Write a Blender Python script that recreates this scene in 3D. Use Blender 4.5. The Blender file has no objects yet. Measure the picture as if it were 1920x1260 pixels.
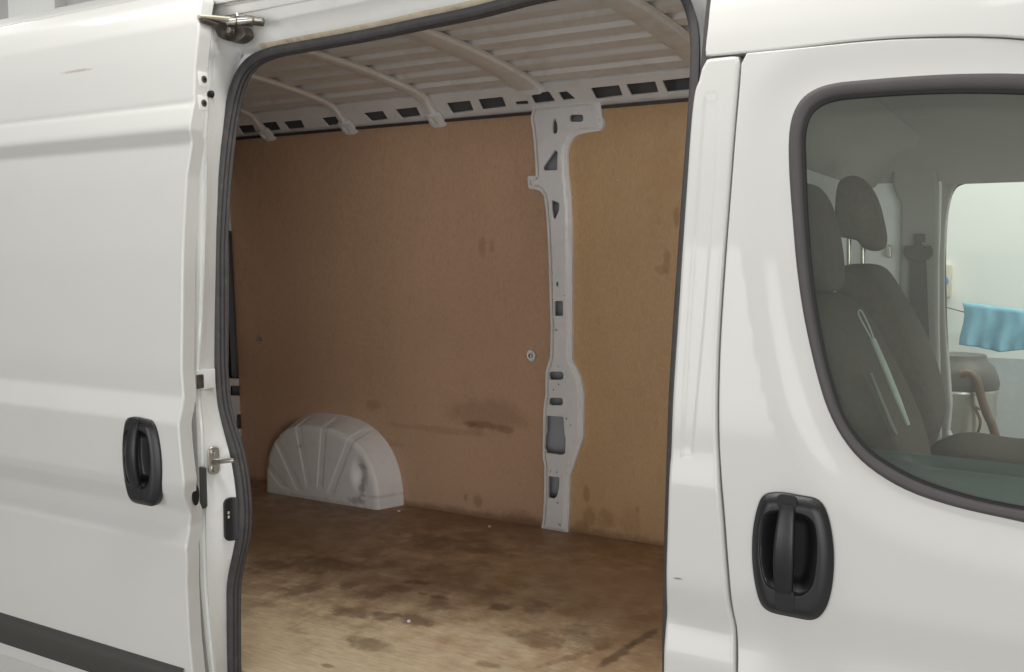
import bpy, bmesh, math, random
import numpy as np
from mathutils import Vector, Matrix
from mathutils.geometry import delaunay_2d_cdt

R = math.radians
random.seed(7)
rng = np.random.default_rng(7)
scene = bpy.context.scene
col = scene.collection

# ------------------------------------------------------------------ camera
# van frame: x forward along the van, y into the van (0 = outer side skin), z up (0 = cargo floor)
PW, PH, FPX = 1920.0, 1260.0, 1800.0
YAW, PITCH = R(30.0), R(4.6)
CAM = Vector((0.0, -1.78, 1.187))
FWD = Vector((-math.sin(YAW) * math.cos(PITCH), math.cos(YAW) * math.cos(PITCH), -math.sin(PITCH)))
RIGHT = Vector((math.cos(YAW), math.sin(YAW), 0.0))
UP = RIGHT.cross(FWD)
cd = bpy.data.cameras.new('camera')
cam = bpy.data.objects.new('camera', cd); col.objects.link(cam)
cd.sensor_fit = 'HORIZONTAL'; cd.sensor_width = 36.0; cd.lens = FPX / PW * 36.0
cd.clip_start = 0.02; cd.clip_end = 200
cam.matrix_world = Matrix(((RIGHT.x, UP.x, -FWD.x, CAM.x), (RIGHT.y, UP.y, -FWD.y, CAM.y),
                           (RIGHT.z, UP.z, -FWD.z, CAM.z), (0, 0, 0, 1)))
scene.camera = cam

# ------------------------------------------------------------------ light: workshop ambience, ceiling strip lights, added fill lamps
world = bpy.data.worlds.new('World'); scene.world = world; world.use_nodes = True
bg = world.node_tree.nodes['Background']
bg.inputs['Color'].default_value = (1.0, 0.985, 0.955, 1); bg.inputs['Strength'].default_value = 0.13
GROUND = -0.56
def strip_light(x, y, z, lx, ly, power, color=(1.0, 0.985, 0.94)):
    d = bpy.data.lights.new('ceiling_or_fill_light', 'AREA'); d.shape = 'RECTANGLE'; d.size = lx; d.size_y = ly
    d.energy = power; d.color = color
    o = bpy.data.objects.new('ceiling_or_fill_light', d); col.objects.link(o); o.location = (x, y, z)
    return o
for lx, pw in ((-3.2, 19), (-1.2, 32), (0.8, 9), (2.8, 9)):
    strip_light(lx, -0.38, 2.95, 1.5, 0.22, pw)
strip_light(0.4, 2.9, 3.3, 3.0, 0.3, 100)
for (cx, wd, pw) in ((-4.3, 4.2, 165), (4.3, 8.2, 350)):      # added fill lamps behind the camera, brightening the hold
    o = strip_light(cx, -7.0, 0.95, wd, 2.8, pw, (1.0, 0.985, 0.96)); o.name = 'added_fill_light'; o.rotation_euler = (R(90), 0, 0)
strip_light(-8.2, 1.6, 4.2, 3.0, 0.3, 75)  # added lamp to brighten the far wall at upper left
strip_light(2.6, 0.9, 2.5, 1.5, 0.25, 85)  # added lamp ahead of the van to brighten the cab
strip_light(0.46, -1.45, 2.95, 1.5, 0.24, 6)
scene.view_settings.view_transform = 'Standard'
scene.view_settings.look = 'None'
scene.view_settings.exposure = 0.0
scene.view_settings.gamma = 1.0
scene.cycles.max_bounces = 10
scene.cycles.diffuse_bounces = 6
scene.cycles.transparent_max_bounces = 12
scene.cycles.use_denoising = True

# ------------------------------------------------------------------ pixel -> place helpers (photograph pixels, real planes)
def ray(px, py):
    return FWD + RIGHT * ((px - PW / 2) / FPX) + UP * ((PH / 2 - py) / FPX)
def at_plane(px, py, p0, n):
    d = ray(px, py); p0 = Vector(p0); n = Vector(n)
    return CAM + d * ((p0 - CAM).dot(n) / d.dot(n))
def atY(px, py, Y): return at_plane(px, py, (0, Y, 0), (0, 1, 0))
def atX(px, py, X): return at_plane(px, py, (X, 0, 0), (1, 0, 0))
def atZ(px, py, Z): return at_plane(px, py, (0, 0, Z), (0, 0, 1))
def on(px, py, S):
    p = atY(px, py, 0.0)
    for _ in range(8):
        p = atY(px, py, float(S(p.x, p.z)))
    return p
def trace(pts, S): return [(lambda p: (p.x, p.z))(on(a, b, S)) for a, b in pts]

# ------------------------------------------------------------------ node materials
def mat(name, color, rough=0.5, metal=0.0, coat=0.0, noise=0.0, nscale=8.0, bump=0.0, bscale=60.0, spec=0.5,
        dirt=None, dirt_amt=0.0, dscale=6.0, stretch=None, grain=0.0, gstretch=(150, 150, 150)):
    m = bpy.data.materials.new(name); m.use_nodes = True
    nt = m.node_tree; b = nt.nodes['Principled BSDF']
    b.inputs['Roughness'].default_value = rough; b.inputs['Metallic'].default_value = metal
    b.inputs['Coat Weight'].default_value = coat; b.inputs['Coat Roughness'].default_value = 0.08
    b.inputs['Specular IOR Level'].default_value = spec
    c4 = (*color, 1)
    tc = nt.nodes.new('ShaderNodeTexCoord')
    vec = tc.outputs['Object']
    if stretch:
        mp = nt.nodes.new('ShaderNodeMapping'); mp.inputs['Scale'].default_value = stretch
        nt.links.new(vec, mp.inputs['Vector']); vec = mp.outputs['Vector']
    out = None
    if noise > 0 or dirt:
        n1 = nt.nodes.new('ShaderNodeTexNoise'); n1.inputs['Scale'].default_value = nscale; n1.inputs['Detail'].default_value = 6
        nt.links.new(vec, n1.inputs['Vector'])
        mx = nt.nodes.new('ShaderNodeMix'); mx.data_type = 'RGBA'
        mx.inputs['A'].default_value = tuple(max(0, c * (1 - noise)) for c in color) + (1,)
        mx.inputs['B'].default_value = tuple(min(1, c * (1 + noise)) for c in color) + (1,)
        nt.links.new(n1.outputs['Fac'], mx.inputs['Factor'])
        out = mx.outputs['Result']
        if dirt:
            n2 = nt.nodes.new('ShaderNodeTexNoise'); n2.inputs['Scale'].default_value = dscale; n2.inputs['Detail'].default_value = 9
            n2.inputs['Roughness'].default_value = 0.7
            nt.links.new(vec, n2.inputs['Vector'])
            mr = nt.nodes.new('ShaderNodeMapRange'); mr.inputs['From Min'].default_value = 0.52; mr.inputs['From Max'].default_value = 0.75
            mr.inputs['To Max'].default_value = dirt_amt
            nt.links.new(n2.outputs['Fac'], mr.inputs['Value'])
            m2 = nt.nodes.new('ShaderNodeMix'); m2.data_type = 'RGBA'; m2.inputs['B'].default_value = (*dirt, 1)
            nt.links.new(out, m2.inputs['A']); nt.links.new(mr.outputs['Result'], m2.inputs['Factor'])
            out = m2.outputs['Result']
        if grain > 0:
            gm = nt.nodes.new('ShaderNodeMapping'); gm.inputs['Scale'].default_value = gstretch
            nt.links.new(tc.outputs['Object'], gm.inputs['Vector'])
            gn = nt.nodes.new('ShaderNodeTexNoise'); gn.inputs['Scale'].default_value = 1.0; gn.inputs['Detail'].default_value = 4
            nt.links.new(gm.outputs['Vector'], gn.inputs['Vector'])
            gr = nt.nodes.new('ShaderNodeMapRange'); gr.inputs['From Min'].default_value = 0.3; gr.inputs['From Max'].default_value = 0.7
            gr.inputs['To Min'].default_value = 1 - grain; gr.inputs['To Max'].default_value = 1 + grain
            nt.links.new(gn.outputs['Fac'], gr.inputs['Value'])
            gx_ = nt.nodes.new('ShaderNodeVectorMath'); gx_.operation = 'SCALE'
            nt.links.new(out, gx_.inputs[0]); nt.links.new(gr.outputs['Result'], gx_.inputs['Scale']); out = gx_.outputs['Vector']
        nt.links.new(out, b.inputs['Base Color'])
    else:
        b.inputs['Base Color'].default_value = c4
    if bump > 0:
        n3 = nt.nodes.new('ShaderNodeTexNoise'); n3.inputs['Scale'].default_value = bscale; n3.inputs['Detail'].default_value = 3
        nt.links.new(vec, n3.inputs['Vector'])
        bp = nt.nodes.new('ShaderNodeBump'); bp.inputs['Strength'].default_value = bump; bp.inputs['Distance'].default_value = 0.01
        nt.links.new(n3.outputs['Fac'], bp.inputs['Height']); nt.links.new(bp.outputs['Normal'], b.inputs['Normal'])
    return m

def spots_on(m, spots, wobble=0.5, wscale=14.0):
    """stains with their own shapes: spots = [(centre, radii, colour, strength)] in object coordinates"""
    nt = m.node_tree; b = nt.nodes['Principled BSDF']
    src = b.inputs['Base Color'].links[0].from_socket
    tc = nt.nodes.new('ShaderNodeTexCoord')
    nz = nt.nodes.new('ShaderNodeTexNoise'); nz.inputs['Scale'].default_value = wscale; nz.inputs['Detail'].default_value = 6
    nz.inputs['Roughness'].default_value = 0.65
    nt.links.new(tc.outputs['Object'], nz.inputs['Vector'])
    for sp_ in spots:
        c, r, colr, amt = sp_[:4]; ang = sp_[4] if len(sp_) > 4 else 0.0; soft = sp_[5] if len(sp_) > 5 else 0.35
        s = nt.nodes.new('ShaderNodeVectorMath'); s.operation = 'SUBTRACT'; s.inputs[1].default_value = c
        nt.links.new(tc.outputs['Object'], s.inputs[0])
        d = nt.nodes.new('ShaderNodeVectorMath'); d.operation = 'DIVIDE'; d.inputs[1].default_value = r
        if ang:
            vr = nt.nodes.new('ShaderNodeVectorRotate'); vr.rotation_type = 'Z_AXIS'; vr.inputs['Angle'].default_value = -ang
            nt.links.new(s.outputs[0], vr.inputs['Vector']); nt.links.new(vr.outputs[0], d.inputs[0])
        else: nt.links.new(s.outputs[0], d.inputs[0])
        l = nt.nodes.new('ShaderNodeVectorMath'); l.operation = 'LENGTH'; nt.links.new(d.outputs[0], l.inputs[0])
        a = nt.nodes.new('ShaderNodeMath'); a.operation = 'MULTIPLY_ADD'; a.inputs[1].default_value = wobble * 4; 
        nt.links.new(nz.outputs['Fac'], a.inputs[0]); nt.links.new(l.outputs['Value'], a.inputs[2])
        mr = nt.nodes.new('ShaderNodeMapRange'); mr.interpolation_type = 'SMOOTHSTEP'
        mr.inputs['From Min'].default_value = 0.8 - soft + wobble * 2; mr.inputs['From Max'].default_value = 0.8 + soft + wobble * 2
        mr.inputs['To Min'].default_value = amt; mr.inputs['To Max'].default_value = 0.0
        nt.links.new(a.outputs[0], mr.inputs['Value'])
        mx = nt.nodes.new('ShaderNodeMix'); mx.data_type = 'RGBA'; mx.inputs['B'].default_value = (*colr, 1)
        nt.links.new(mr.outputs['Result'], mx.inputs['Factor']); nt.links.new(src, mx.inputs['A'])
        src = mx.outputs['Result']
    nt.links.new(src, b.inputs['Base Color'])

M = {}
M['paint'] = mat('white_paint', (0.605, 0.607, 0.592), 0.45, coat=0.5, spec=0.3, noise=0.012, nscale=3, dirt=(0.50, 0.47, 0.42), dirt_amt=0.10, dscale=5, bump=0.004, bscale=30)
M['jamb'] = mat('jamb_paint', (0.84, 0.85, 0.84), 0.35, coat=0.4, noise=0.03, nscale=9, dirt=(0.55, 0.50, 0.40), dirt_amt=0.2, dscale=11, bump=0.05, bscale=18)
M['inner'] = mat('inner_paint', (0.86, 0.87, 0.885), 0.42, noise=0.05, nscale=10, dirt=(0.45, 0.42, 0.38), dirt_amt=0.22, dscale=14)
M['roofin'] = mat('roof_inner_paint', (0.82, 0.825, 0.82), 0.45, noise=0.08, nscale=5, dirt=(0.40, 0.34, 0.26), dirt_amt=0.5, dscale=5)
M['skin_in'] = mat('outer_skin_inside', (0.50, 0.52, 0.56), 0.5, noise=0.05, nscale=6)
M['rubber'] = mat('seal_rubber', (0.055, 0.052, 0.055), 0.55, noise=0.25, nscale=40, dirt=(0.16, 0.14, 0.11), dirt_amt=0.35, dscale=30)
M['winrub'] = mat('window_rubber', (0.066, 0.060, 0.061), 0.6, noise=0.12, nscale=30)
M['black'] = mat('black_rubber', (0.006, 0.006, 0.007), 0.6)
M['plastic'] = mat('black_plastic', (0.014, 0.014, 0.016), 0.38, noise=0.15, nscale=60, bump=0.06, bscale=400)
M['trim'] = mat('grey_plastic_trim', (0.045, 0.045, 0.042), 0.5, noise=0.12, nscale=90, bump=0.12, bscale=350)
M['cavity'] = mat('cavity_shade', (0.16, 0.155, 0.16), 0.7)  # dark tone painting the shade inside the rail holes
M['dark'] = mat('dark_cavity_paint', (0.03, 0.028, 0.028), 0.7, noise=0.3, nscale=12)
M['steel'] = mat('zinc_steel', (0.62, 0.60, 0.55), 0.3, metal=1.0, noise=0.1, nscale=40)
M['grease'] = mat('greasy_steel', (0.16, 0.14, 0.125), 0.45, metal=0.6, noise=0.6, nscale=45, dirt=(0.03, 0.02, 0.015), dirt_amt=0.9, dscale=40)
M['tape'] = mat('yellowed_sealant', (0.66, 0.58, 0.44), 0.6, noise=0.2, nscale=25, dirt=(0.3, 0.25, 0.2), dirt_amt=0.8, dscale=30)
M['ply_a'] = mat('plywood_lining_reddish', (0.585, 0.385, 0.258), 0.55, noise=0.10, nscale=4, stretch=(1, 1, 0.5), dirt=(0.32, 0.19, 0.12), dirt_amt=0.25, dscale=30, bump=0.04, bscale=250, grain=0.09, gstretch=(160, 10, 60))
M['ply_b'] = mat('plywood_lining_yellowish', (0.59, 0.39, 0.212), 0.55, noise=0.09, nscale=4, stretch=(1, 1, 0.5), dirt=(0.34, 0.20, 0.09), dirt_amt=0.25, dscale=30, bump=0.04, bscale=250, grain=0.08, gstretch=(160, 10, 60))
M['floor'] = mat('worn_plywood_floor', (0.76, 0.62, 0.42), 0.55, noise=0.12, nscale=6, stretch=(0.5, 1.6, 1), dirt=(0.30, 0.20, 0.12), dirt_amt=0.45, dscale=14, bump=0.06, bscale=120, grain=0.14, gstretch=(14, 110, 1))
M['seat'] = mat('seat_fabric', (0.125, 0.108, 0.094), 0.9, noise=0.2, nscale=60, bump=0.2, bscale=300)
M['head'] = mat('headliner', (0.38, 0.37, 0.34), 0.9, noise=0.05, nscale=20)
M['cabtrim'] = mat('cab_trim_plastic', (0.33, 0.325, 0.31), 0.55, noise=0.04, nscale=20)
M['teal'] = mat('door_card_plastic', (0.11, 0.16, 0.148), 0.5, noise=0.12, nscale=80, bump=0.1, bscale=300)
M['belt'] = mat('belt_webbing', (0.12, 0.115, 0.11), 0.8, noise=0.1, nscale=40)
M['wall'] = mat('workshop_wall_paint', (0.80, 0.81, 0.80), 0.8, noise=0.03, nscale=2, bump=0.05, bscale=20)
M['dado'] = mat('grey_wall_paint', (0.42, 0.44, 0.46), 0.7, noise=0.12, nscale=3, dirt=(0.6, 0.62, 0.64), dirt_amt=0.6, dscale=4)
M['wallgrey'] = mat('far_wall_paint', (0.52, 0.515, 0.51), 0.8, noise=0.03, nscale=2)
M['concrete'] = mat('concrete_ground', (0.36, 0.35, 0.33), 0.6, noise=0.15, nscale=3, dirt=(0.2, 0.19, 0.18), dirt_amt=0.5, dscale=2)
M['towel'] = mat('blue_towel', (0.22, 0.46, 0.60), 0.9, noise=0.1, nscale=30, bump=0.3, bscale=300)
M['cream'] = mat('cream_plastic', (0.62, 0.58, 0.46), 0.5)
M['hose'] = mat('brown_hose', (0.13, 0.085, 0.06), 0.5, noise=0.15, nscale=30)
M['scuff'] = mat('scuff', (0.2, 0.15, 0.13), 0.7)

def glass_mat():
    m = bpy.data.materials.new('green_tinted_glass'); m.use_nodes = True
    nt = m.node_tree; nt.nodes.clear()
    out = nt.nodes.new('ShaderNodeOutputMaterial'); t = nt.nodes.new('ShaderNodeBsdfTransparent')
    t.inputs['Color'].default_value = (0.80, 0.88, 0.81, 1)
    g = nt.nodes.new('ShaderNodeBsdfGlossy'); g.inputs['Roughness'].default_value = 0.0; g.inputs['Color'].default_value = (0.9, 0.92, 0.9, 1)
    fr = nt.nodes.new('ShaderNodeFresnel'); fr.inputs['IOR'].default_value = 1.75
    mx = nt.nodes.new('ShaderNodeMixShader')
    nt.links.new(fr.outputs['Fac'], mx.inputs['Fac']); nt.links.new(t.outputs[0], mx.inputs[1]); nt.links.new(g.outputs[0], mx.inputs[2])
    # pale diffuse veil that paints haze onto the pane
    df = nt.nodes.new('ShaderNodeBsdfDiffuse'); df.inputs['Color'].default_value = (0.6, 0.6, 0.56, 1)
    nz = nt.nodes.new('ShaderNodeTexNoise'); nz.inputs['Scale'].default_value = 5; nz.inputs['Detail'].default_value = 6
    mr = nt.nodes.new('ShaderNodeMapRange'); mr.inputs['To Min'].default_value = 0.055; mr.inputs['To Max'].default_value = 0.095
    mx2 = nt.nodes.new('ShaderNodeMixShader')
    nt.links.new(nz.outputs['Fac'], mr.inputs['Value']); nt.links.new(mr.outputs['Result'], mx2.inputs['Fac'])
    nt.links.new(mx.outputs[0], mx2.inputs[1]); nt.links.new(df.outputs[0], mx2.inputs[2])
    nt.links.new(mx2.outputs[0], out.inputs['Surface'])
    return m
M['glass'] = glass_mat()

# ------------------------------------------------------------------ object helpers
WM = {}
def link(o, parent=None, mw=None):
    mw = mw or Matrix.Identity(4)
    col.objects.link(o)
    if parent is not None:
        o.parent = parent; o.matrix_parent_inverse = WM[parent.name].inverted()
    o.matrix_basis = mw; WM[o.name] = mw
    return o
def tag(o, label=None, cat=None, group=None, kind=None):
    if label: o['label'] = label
    if cat: o['category'] = cat
    if group: o['group'] = group
    if kind: o['kind'] = kind
    return o
def empty(name, loc, parent=None):
    o = bpy.data.objects.new(name, None); o.empty_display_size = 0.1
    return link(o, parent, Matrix.Translation(loc))
def mesh_obj(name, v, f, m, parent=None, smooth=True, angle=None, mw=None, normals=None):
    me = bpy.data.meshes.new(name); me.from_pydata([tuple(map(float, p)) for p in v], [], [tuple(int(i) for i in q) for q in f]); me.update()
    me.validate()
    if smooth:
        me.polygons.foreach_set('use_smooth', [True] * len(me.polygons))
        if angle: me.set_sharp_from_angle(angle=R(angle))
    if normals is not None:
        me.normals_split_custom_set_from_vertices([tuple(map(float, n)) for n in normals])
    me.materials.append(m if not isinstance(m, str) else M[m])
    return link(bpy.data.objects.new(name, me), parent, mw)
def bm_obj(name, bm, m, parent=None, smooth=True, angle=40, mw=None):
    me = bpy.data.meshes.new(name); bm.to_mesh(me); bm.free()
    if smooth:
        me.polygons.foreach_set('use_smooth', [True] * len(me.polygons)); me.set_sharp_from_angle(angle=R(angle))
    me.materials.append(M[m])
    return link(bpy.data.objects.new(name, me), parent, mw)
def copy_obj(src, name, parent, mw):
    o = bpy.data.objects.new(name, src.data); return link(o, parent, mw)

def box(name, lo, hi, m, parent=None, bev=0.0, segs=2, mw=None):
    bm = bmesh.new(); bmesh.ops.create_cube(bm, size=1.0)
    lo, hi = Vector(lo), Vector(hi)
    for v in bm.verts: v.co = Vector((lo[i] + (v.co[i] + 0.5) * (hi[i] - lo[i]) for i in range(3)))
    if bev > 0: bmesh.ops.bevel(bm, geom=bm.edges[:], offset=bev, segments=segs, affect='EDGES', profile=0.6)
    return bm_obj(name, bm, m, parent, mw=mw)

def in_poly(P, poly):
    x, y = P[:, 0], P[:, 1]; inside = np.zeros(len(P), bool)
    n = len(poly); j = n - 1
    for i in range(n):
        xi, yi = poly[i]; xj, yj = poly[j]
        if yi != yj:
            c = ((yi > y) != (yj > y)) & (x < (xj - xi) * (y - yi) / (yj - yi) + xi)
            inside ^= c
        j = i
    return inside
def poly_dist(P, poly, closed=True):
    poly = np.asarray(poly, float); a = poly; b = np.roll(poly, -1, 0)
    if not closed: a, b = a[:-1], b[:-1]
    d = np.full(len(P), 1e9)
    for p, q in zip(a, b):
        e = q - p; L = max(e @ e, 1e-12)
        t = np.clip(((P - p) @ e) / L, 0, 1)
        d = np.minimum(d, np.hypot(*(P - (p + t[:, None] * e)).T))
    return d
def resample(poly, step, closed=True):
    poly = [np.array(p, float) for p in poly]; out = []
    n = len(poly) if closed else len(poly) - 1
    for i in range(n):
        a, b = poly[i], poly[(i + 1) % len(poly)]; k = max(1, int(math.ceil(np.linalg.norm(b - a) / step)))
        for t in range(k): out.append(a + (b - a) * t / k)
    if not closed: out.append(poly[-1])
    return np.array(out)
def catmull(pts, sub=6, closed=False):
    P = [np.array(p, float) for p in pts]; n = len(P); out = []
    for i in range(n if closed else n - 1):
        if closed: p0, p1, p2, p3 = P[(i - 1) % n], P[i], P[(i + 1) % n], P[(i + 2) % n]
        else: p0, p1, p2, p3 = P[max(i - 1, 0)], P[i], P[i + 1], P[min(i + 2, n - 1)]
        for s in range(sub):
            t = s / sub
            out.append(0.5 * ((2 * p1) + (p2 - p0) * t + (2 * p0 - 5 * p1 + 4 * p2 - p3) * t * t + (3 * p1 - p0 - 3 * p2 + p3) * t ** 3))
    if not closed: out.append(P[-1])
    return [tuple(p) for p in out]
def round_poly(poly, r, seg=4):
    out = []; n = len(poly)
    for i in range(n):
        p0, p1, p2 = (np.array(poly[k % n], float) for k in (i - 1, i, i + 1))
        a = p0 - p1; b = p2 - p1; la, lb = np.linalg.norm(a), np.linalg.norm(b)
        rr = min(r, la * 0.45, lb * 0.45); A = p1 + a / la * rr; B = p1 + b / lb * rr
        for s in range(seg + 1):
            t = s / seg; out.append(tuple((1 - t) ** 2 * A + 2 * t * (1 - t) * p1 + t * t * B))
    return out
def area2(poly):
    p = np.asarray(poly); q = np.roll(p, -1, 0); return float(np.sum(p[:, 0] * q[:, 1] - q[:, 0] * p[:, 1]))

def vec_S(S):
    def f(x, z):
        x = np.asarray(x, float); z = np.asarray(z, float)
        r = S(x, z); return np.broadcast_to(np.asarray(r, float), x.shape).copy()
    return f

def panel(name, outer, holes, S, m, parent, step=(0.06, 0.012), rim=(0.004, 0.02), hole_rim=None, mw=None, bstep=0.015):
    """pressed sheet: outline in local (x, z), depth y = S(x, z), faces -y; folded edge round the outline and the holes"""
    Sv = vec_S(S); hole_rim = hole_rim or rim
    outer = resample(outer, bstep)
    if area2(outer) < 0: outer = outer[::-1]
    hs = []
    for h in holes:
        h = resample(h, bstep)
        if area2(h) > 0: h = h[::-1]
        hs.append(h)
    x0, z0 = outer.min(0); x1, z1 = outer.max(0)
    gx = np.arange(x0 + step[0] * 0.5, x1, step[0]); gz = np.arange(z0 + step[1] * 0.5, z1, step[1])
    G = np.array([(a, b) for b in gz for a in gx]) if len(gx) and len(gz) else np.zeros((0, 2))
    if len(G):
        G = G + np.stack([rng.uniform(-.12, .12, len(G)) * step[0], np.zeros(len(G))], 1)
        ok = in_poly(G, outer); mn = min(step) * 0.45
        for loop in [outer] + hs: ok &= poly_dist(G, loop) > mn
        for h in hs: ok &= ~in_poly(G, h)
        G = G[ok]
    kx = step[1] / step[0]; sc = lambda p: Vector((p[0] * kx, p[1]))
    V = [sc(p) for p in outer]; E = [(i, (i + 1) % len(outer)) for i in range(len(outer))]
    for h in hs:
        o = len(V); V += [sc(p) for p in h]; E += [(o + i, o + (i + 1) % len(h)) for i in range(len(h))]
    V += [sc(p) for p in G]
    vo, eo, fo, *_ = delaunay_2d_cdt(V, E, [], 0, 1e-7)
    P = np.array([(v.x / kx, v.y) for v in vo])
    F = np.array([f for f in fo if len(f) == 3])
    c = P[F].mean(1); ok = in_poly(c, outer)
    for h in hs: ok &= ~in_poly(c, h)
    F = F[ok]
    a = P[F]; ar = (a[:, 1, 0] - a[:, 0, 0]) * (a[:, 2, 1] - a[:, 0, 1]) - (a[:, 2, 0] - a[:, 0, 0]) * (a[:, 1, 1] - a[:, 0, 1])
    F[ar < 0] = F[ar < 0][:, ::-1]
    def nrm(p):
        e = 0.002
        sx = (Sv(p[:, 0] + e, p[:, 1]) - Sv(p[:, 0] - e, p[:, 1])) / (2 * e)
        sz = (Sv(p[:, 0], p[:, 1] + e) - Sv(p[:, 0], p[:, 1] - e)) / (2 * e)
        n = np.stack([sx, -np.ones(len(p)), sz], 1); return n / np.linalg.norm(n, axis=1)[:, None]
    y = Sv(P[:, 0], P[:, 1])
    verts = np.stack([P[:, 0], y, P[:, 1]], 1).tolist(); norms = nrm(P).tolist(); faces = F.tolist()
    for k, loop in enumerate([outer] + hs):
        r, dep = rim if k == 0 else hole_rim
        if r <= 0: continue
        t = np.roll(loop, -1, 0) - np.roll(loop, 1, 0); t /= np.maximum(np.linalg.norm(t, axis=1), 1e-9)[:, None]
        n2 = np.stack([t[:, 1], -t[:, 0]], 1); N = nrm(loop); y0 = Sv(loop[:, 0], loop[:, 1])
        rings = []
        for s in range(5):
            an = math.pi / 2 * s / 4
            q = loop + n2 * (r * math.sin(an)); yy = y0 + r * (1 - math.cos(an))
            nn = N * math.cos(an) + np.stack([n2[:, 0], np.zeros(len(loop)), n2[:, 1]], 1) * math.sin(an)
            rings.append((q, yy, nn))
        rings.append((loop + n2 * r, y0 + r + dep, rings[-1][2]))
        base = len(verts); L = len(loop)
        for q, yy, nn in rings:
            verts += np.stack([q[:, 0], yy, q[:, 1]], 1).tolist(); norms += nn.tolist()
        for s in range(len(rings) - 1):
            for i in range(L):
                j = (i + 1) % L; faces.append((base + s * L + i, base + (s + 1) * L + i, base + (s + 1) * L + j, base + s * L + j))
    return mesh_obj(name, verts, faces, m, parent, normals=norms, mw=mw)

def loft(name, rows, m, parent, closed_u=False, closed_v=False, angle=40, mw=None, flip=False):
    nu, nv = len(rows), len(rows[0]); V = [p for r in rows for p in r]; F = []
    for i in range(nu if closed_u else nu - 1):
        for j in range(nv if closed_v else nv - 1):
            a, b, c, d = i * nv + j, i * nv + (j + 1) % nv, ((i + 1) % nu) * nv + (j + 1) % nv, ((i + 1) % nu) * nv + j
            F.append((a, d, c, b) if flip else (a, b, c, d))
    return mesh_obj(name, V, F, m, parent, angle=angle, mw=mw)

def tube(name, path, r, m, parent, n=10, caps=True, flat=1.0):
    P = [Vector(p) for p in path]; rows = []
    up = Vector((0, 0, 1)); T0 = (P[1] - P[0]).normalized()
    if abs(T0.dot(up)) > 0.9: up = Vector((1, 0, 0))
    side = T0.cross(up).normalized()
    for i, p in enumerate(P):
        T = (P[min(i + 1, len(P) - 1)] - P[max(i - 1, 0)]).normalized()
        side = (side - T * side.dot(T)).normalized(); nb = T.cross(side)
        rr = r[i] if isinstance(r, (list, tuple)) else r
        rows.append([p + (side * math.cos(a) + nb * math.sin(a) * flat) * rr for a in [2 * math.pi * k / n for k in range(n)]])
    V = [q for row in rows for q in row]; F = []
    for i in range(len(rows) - 1):
        for j in range(n): F.append((i * n + j, i * n + (j + 1) % n, (i + 1) * n + (j + 1) % n, (i + 1) * n + j))
    if caps: F += [tuple(range(n))[::-1], tuple(range((len(rows) - 1) * n, len(rows) * n))]
    return mesh_obj(name, V, F, m, parent, angle=50)
def disc_y(name, c, r, depth, m, parent, n=18, dome=0.3, axis='y', rz=None):
    """small domed cap whose face looks to -y (or +x)"""
    prof = [(1.0, 0.0), (1.0, depth * (1 - dome)), (0.86, depth * (1 - dome * 0.3)), (0.45, depth), (0.0, depth)]
    rz = rz or r; V = []; F = []
    for f, h in prof:
        for k in range(n):
            a = 2 * math.pi * k / n
            if axis == 'y': V.append((c[0] + r * f * math.cos(a), c[1] - h, c[2] + rz * f * math.sin(a)))
            else: V.append((c[0] + h, c[1] + r * f * math.cos(a), c[2] + rz * f * math.sin(a)))
    for i in range(len(prof) - 1):
        for j in range(n): F.append((i * n + j, i * n + (j + 1) % n, (i + 1) * n + (j + 1) % n, (i + 1) * n + j))
    return mesh_obj(name, V, F, m, parent, angle=50)
def puff(name, prof, y0, y1, m, parent, n=5.0, cuts=15):
    """upholstered shape: side profile (x, z) carried across the seat width, softly closed at both sides"""
    prof = np.array(prof); c = prof.mean(0); rows = []
    for s in np.linspace(-1, 1, cuts):
        s = math.copysign(abs(s) ** 0.6, s); k = max(0.02, (1 - abs(s) ** n) ** (1 / n))
        q = c + (prof - c) * k; y = (y0 + y1) / 2 + s * (y1 - y0) / 2
        rows.append([(a, y, b) for a, b in q])
    return loft(name, rows, m, parent, closed_v=True, angle=80)

# ------------------------------------------------------------------ the van's side profile (depth y over height z)
def profile(pts, sigma=0.006):
    z = np.arange(-1.0, 2.6, 0.001); pts = sorted(pts)
    y = np.interp(z, [p[0] for p in pts], [p[1] for p in pts])
    k = np.arange(-40, 41) * 0.001; g = np.exp(-0.5 * (k / sigma) ** 2); g /= g.sum()
    ys = np.convolve(np.pad(y, 40, mode='edge'), g, mode='valid')
    return lambda zz: np.interp(zz, z, ys)
BASE = [(-1.0, 0.02), (-0.2, 0.006), (0.2, 0.0), (0.9, 0.0), (1.2, 0.016), (1.4, 0.033), (1.57, 0.052), (1.72, 0.074), (1.86, 0.10), (1.94, 0.13), (2.0, 0.18), (2.05, 0.27)]
base = profile(BASE, 0.02)
def add_prof(extra, sigma):
    e = profile(extra, sigma); return lambda z: base(z) + e(z)
crease = [(0.405, 0.0), (0.455, 0.0), (0.492, 0.016), (0.555, 0.0), (0.60, 0.0)]
p_door = add_prof([(-1, -.001), (0.432, -.004), (0.480, 0.012), (0.520, 0.012), (0.575, -.019), (0.60, -.023), (0.762, -.023), (0.828, 0.0),
                   (1.488, 0.0), (1.518, -.014), (1.530, -.014), (1.583, -.0015), (1.588, 0.004), (1.594, 0.0), (1.80, 0.0), (1.87, 0.012), (1.915, 0.042), (1.94, 0.085), (1.952, 0.14)], 0.005)
p_pil = add_prof([(-1, -.002), (0.40, -.002), (0.452, 0.010), (0.468, 0.012), (0.53, -.004), (0.56, -.006), (0.75, -.006), (0.80, 0.0), (2.0, 0.0)], 0.010)
p_cab = add_prof([(-1, -.004), (0.36, -.004), (0.44, 0.012), (0.47, 0.012), (0.55, 0.0), (2.0, 0.0)], 0.014)
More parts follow.
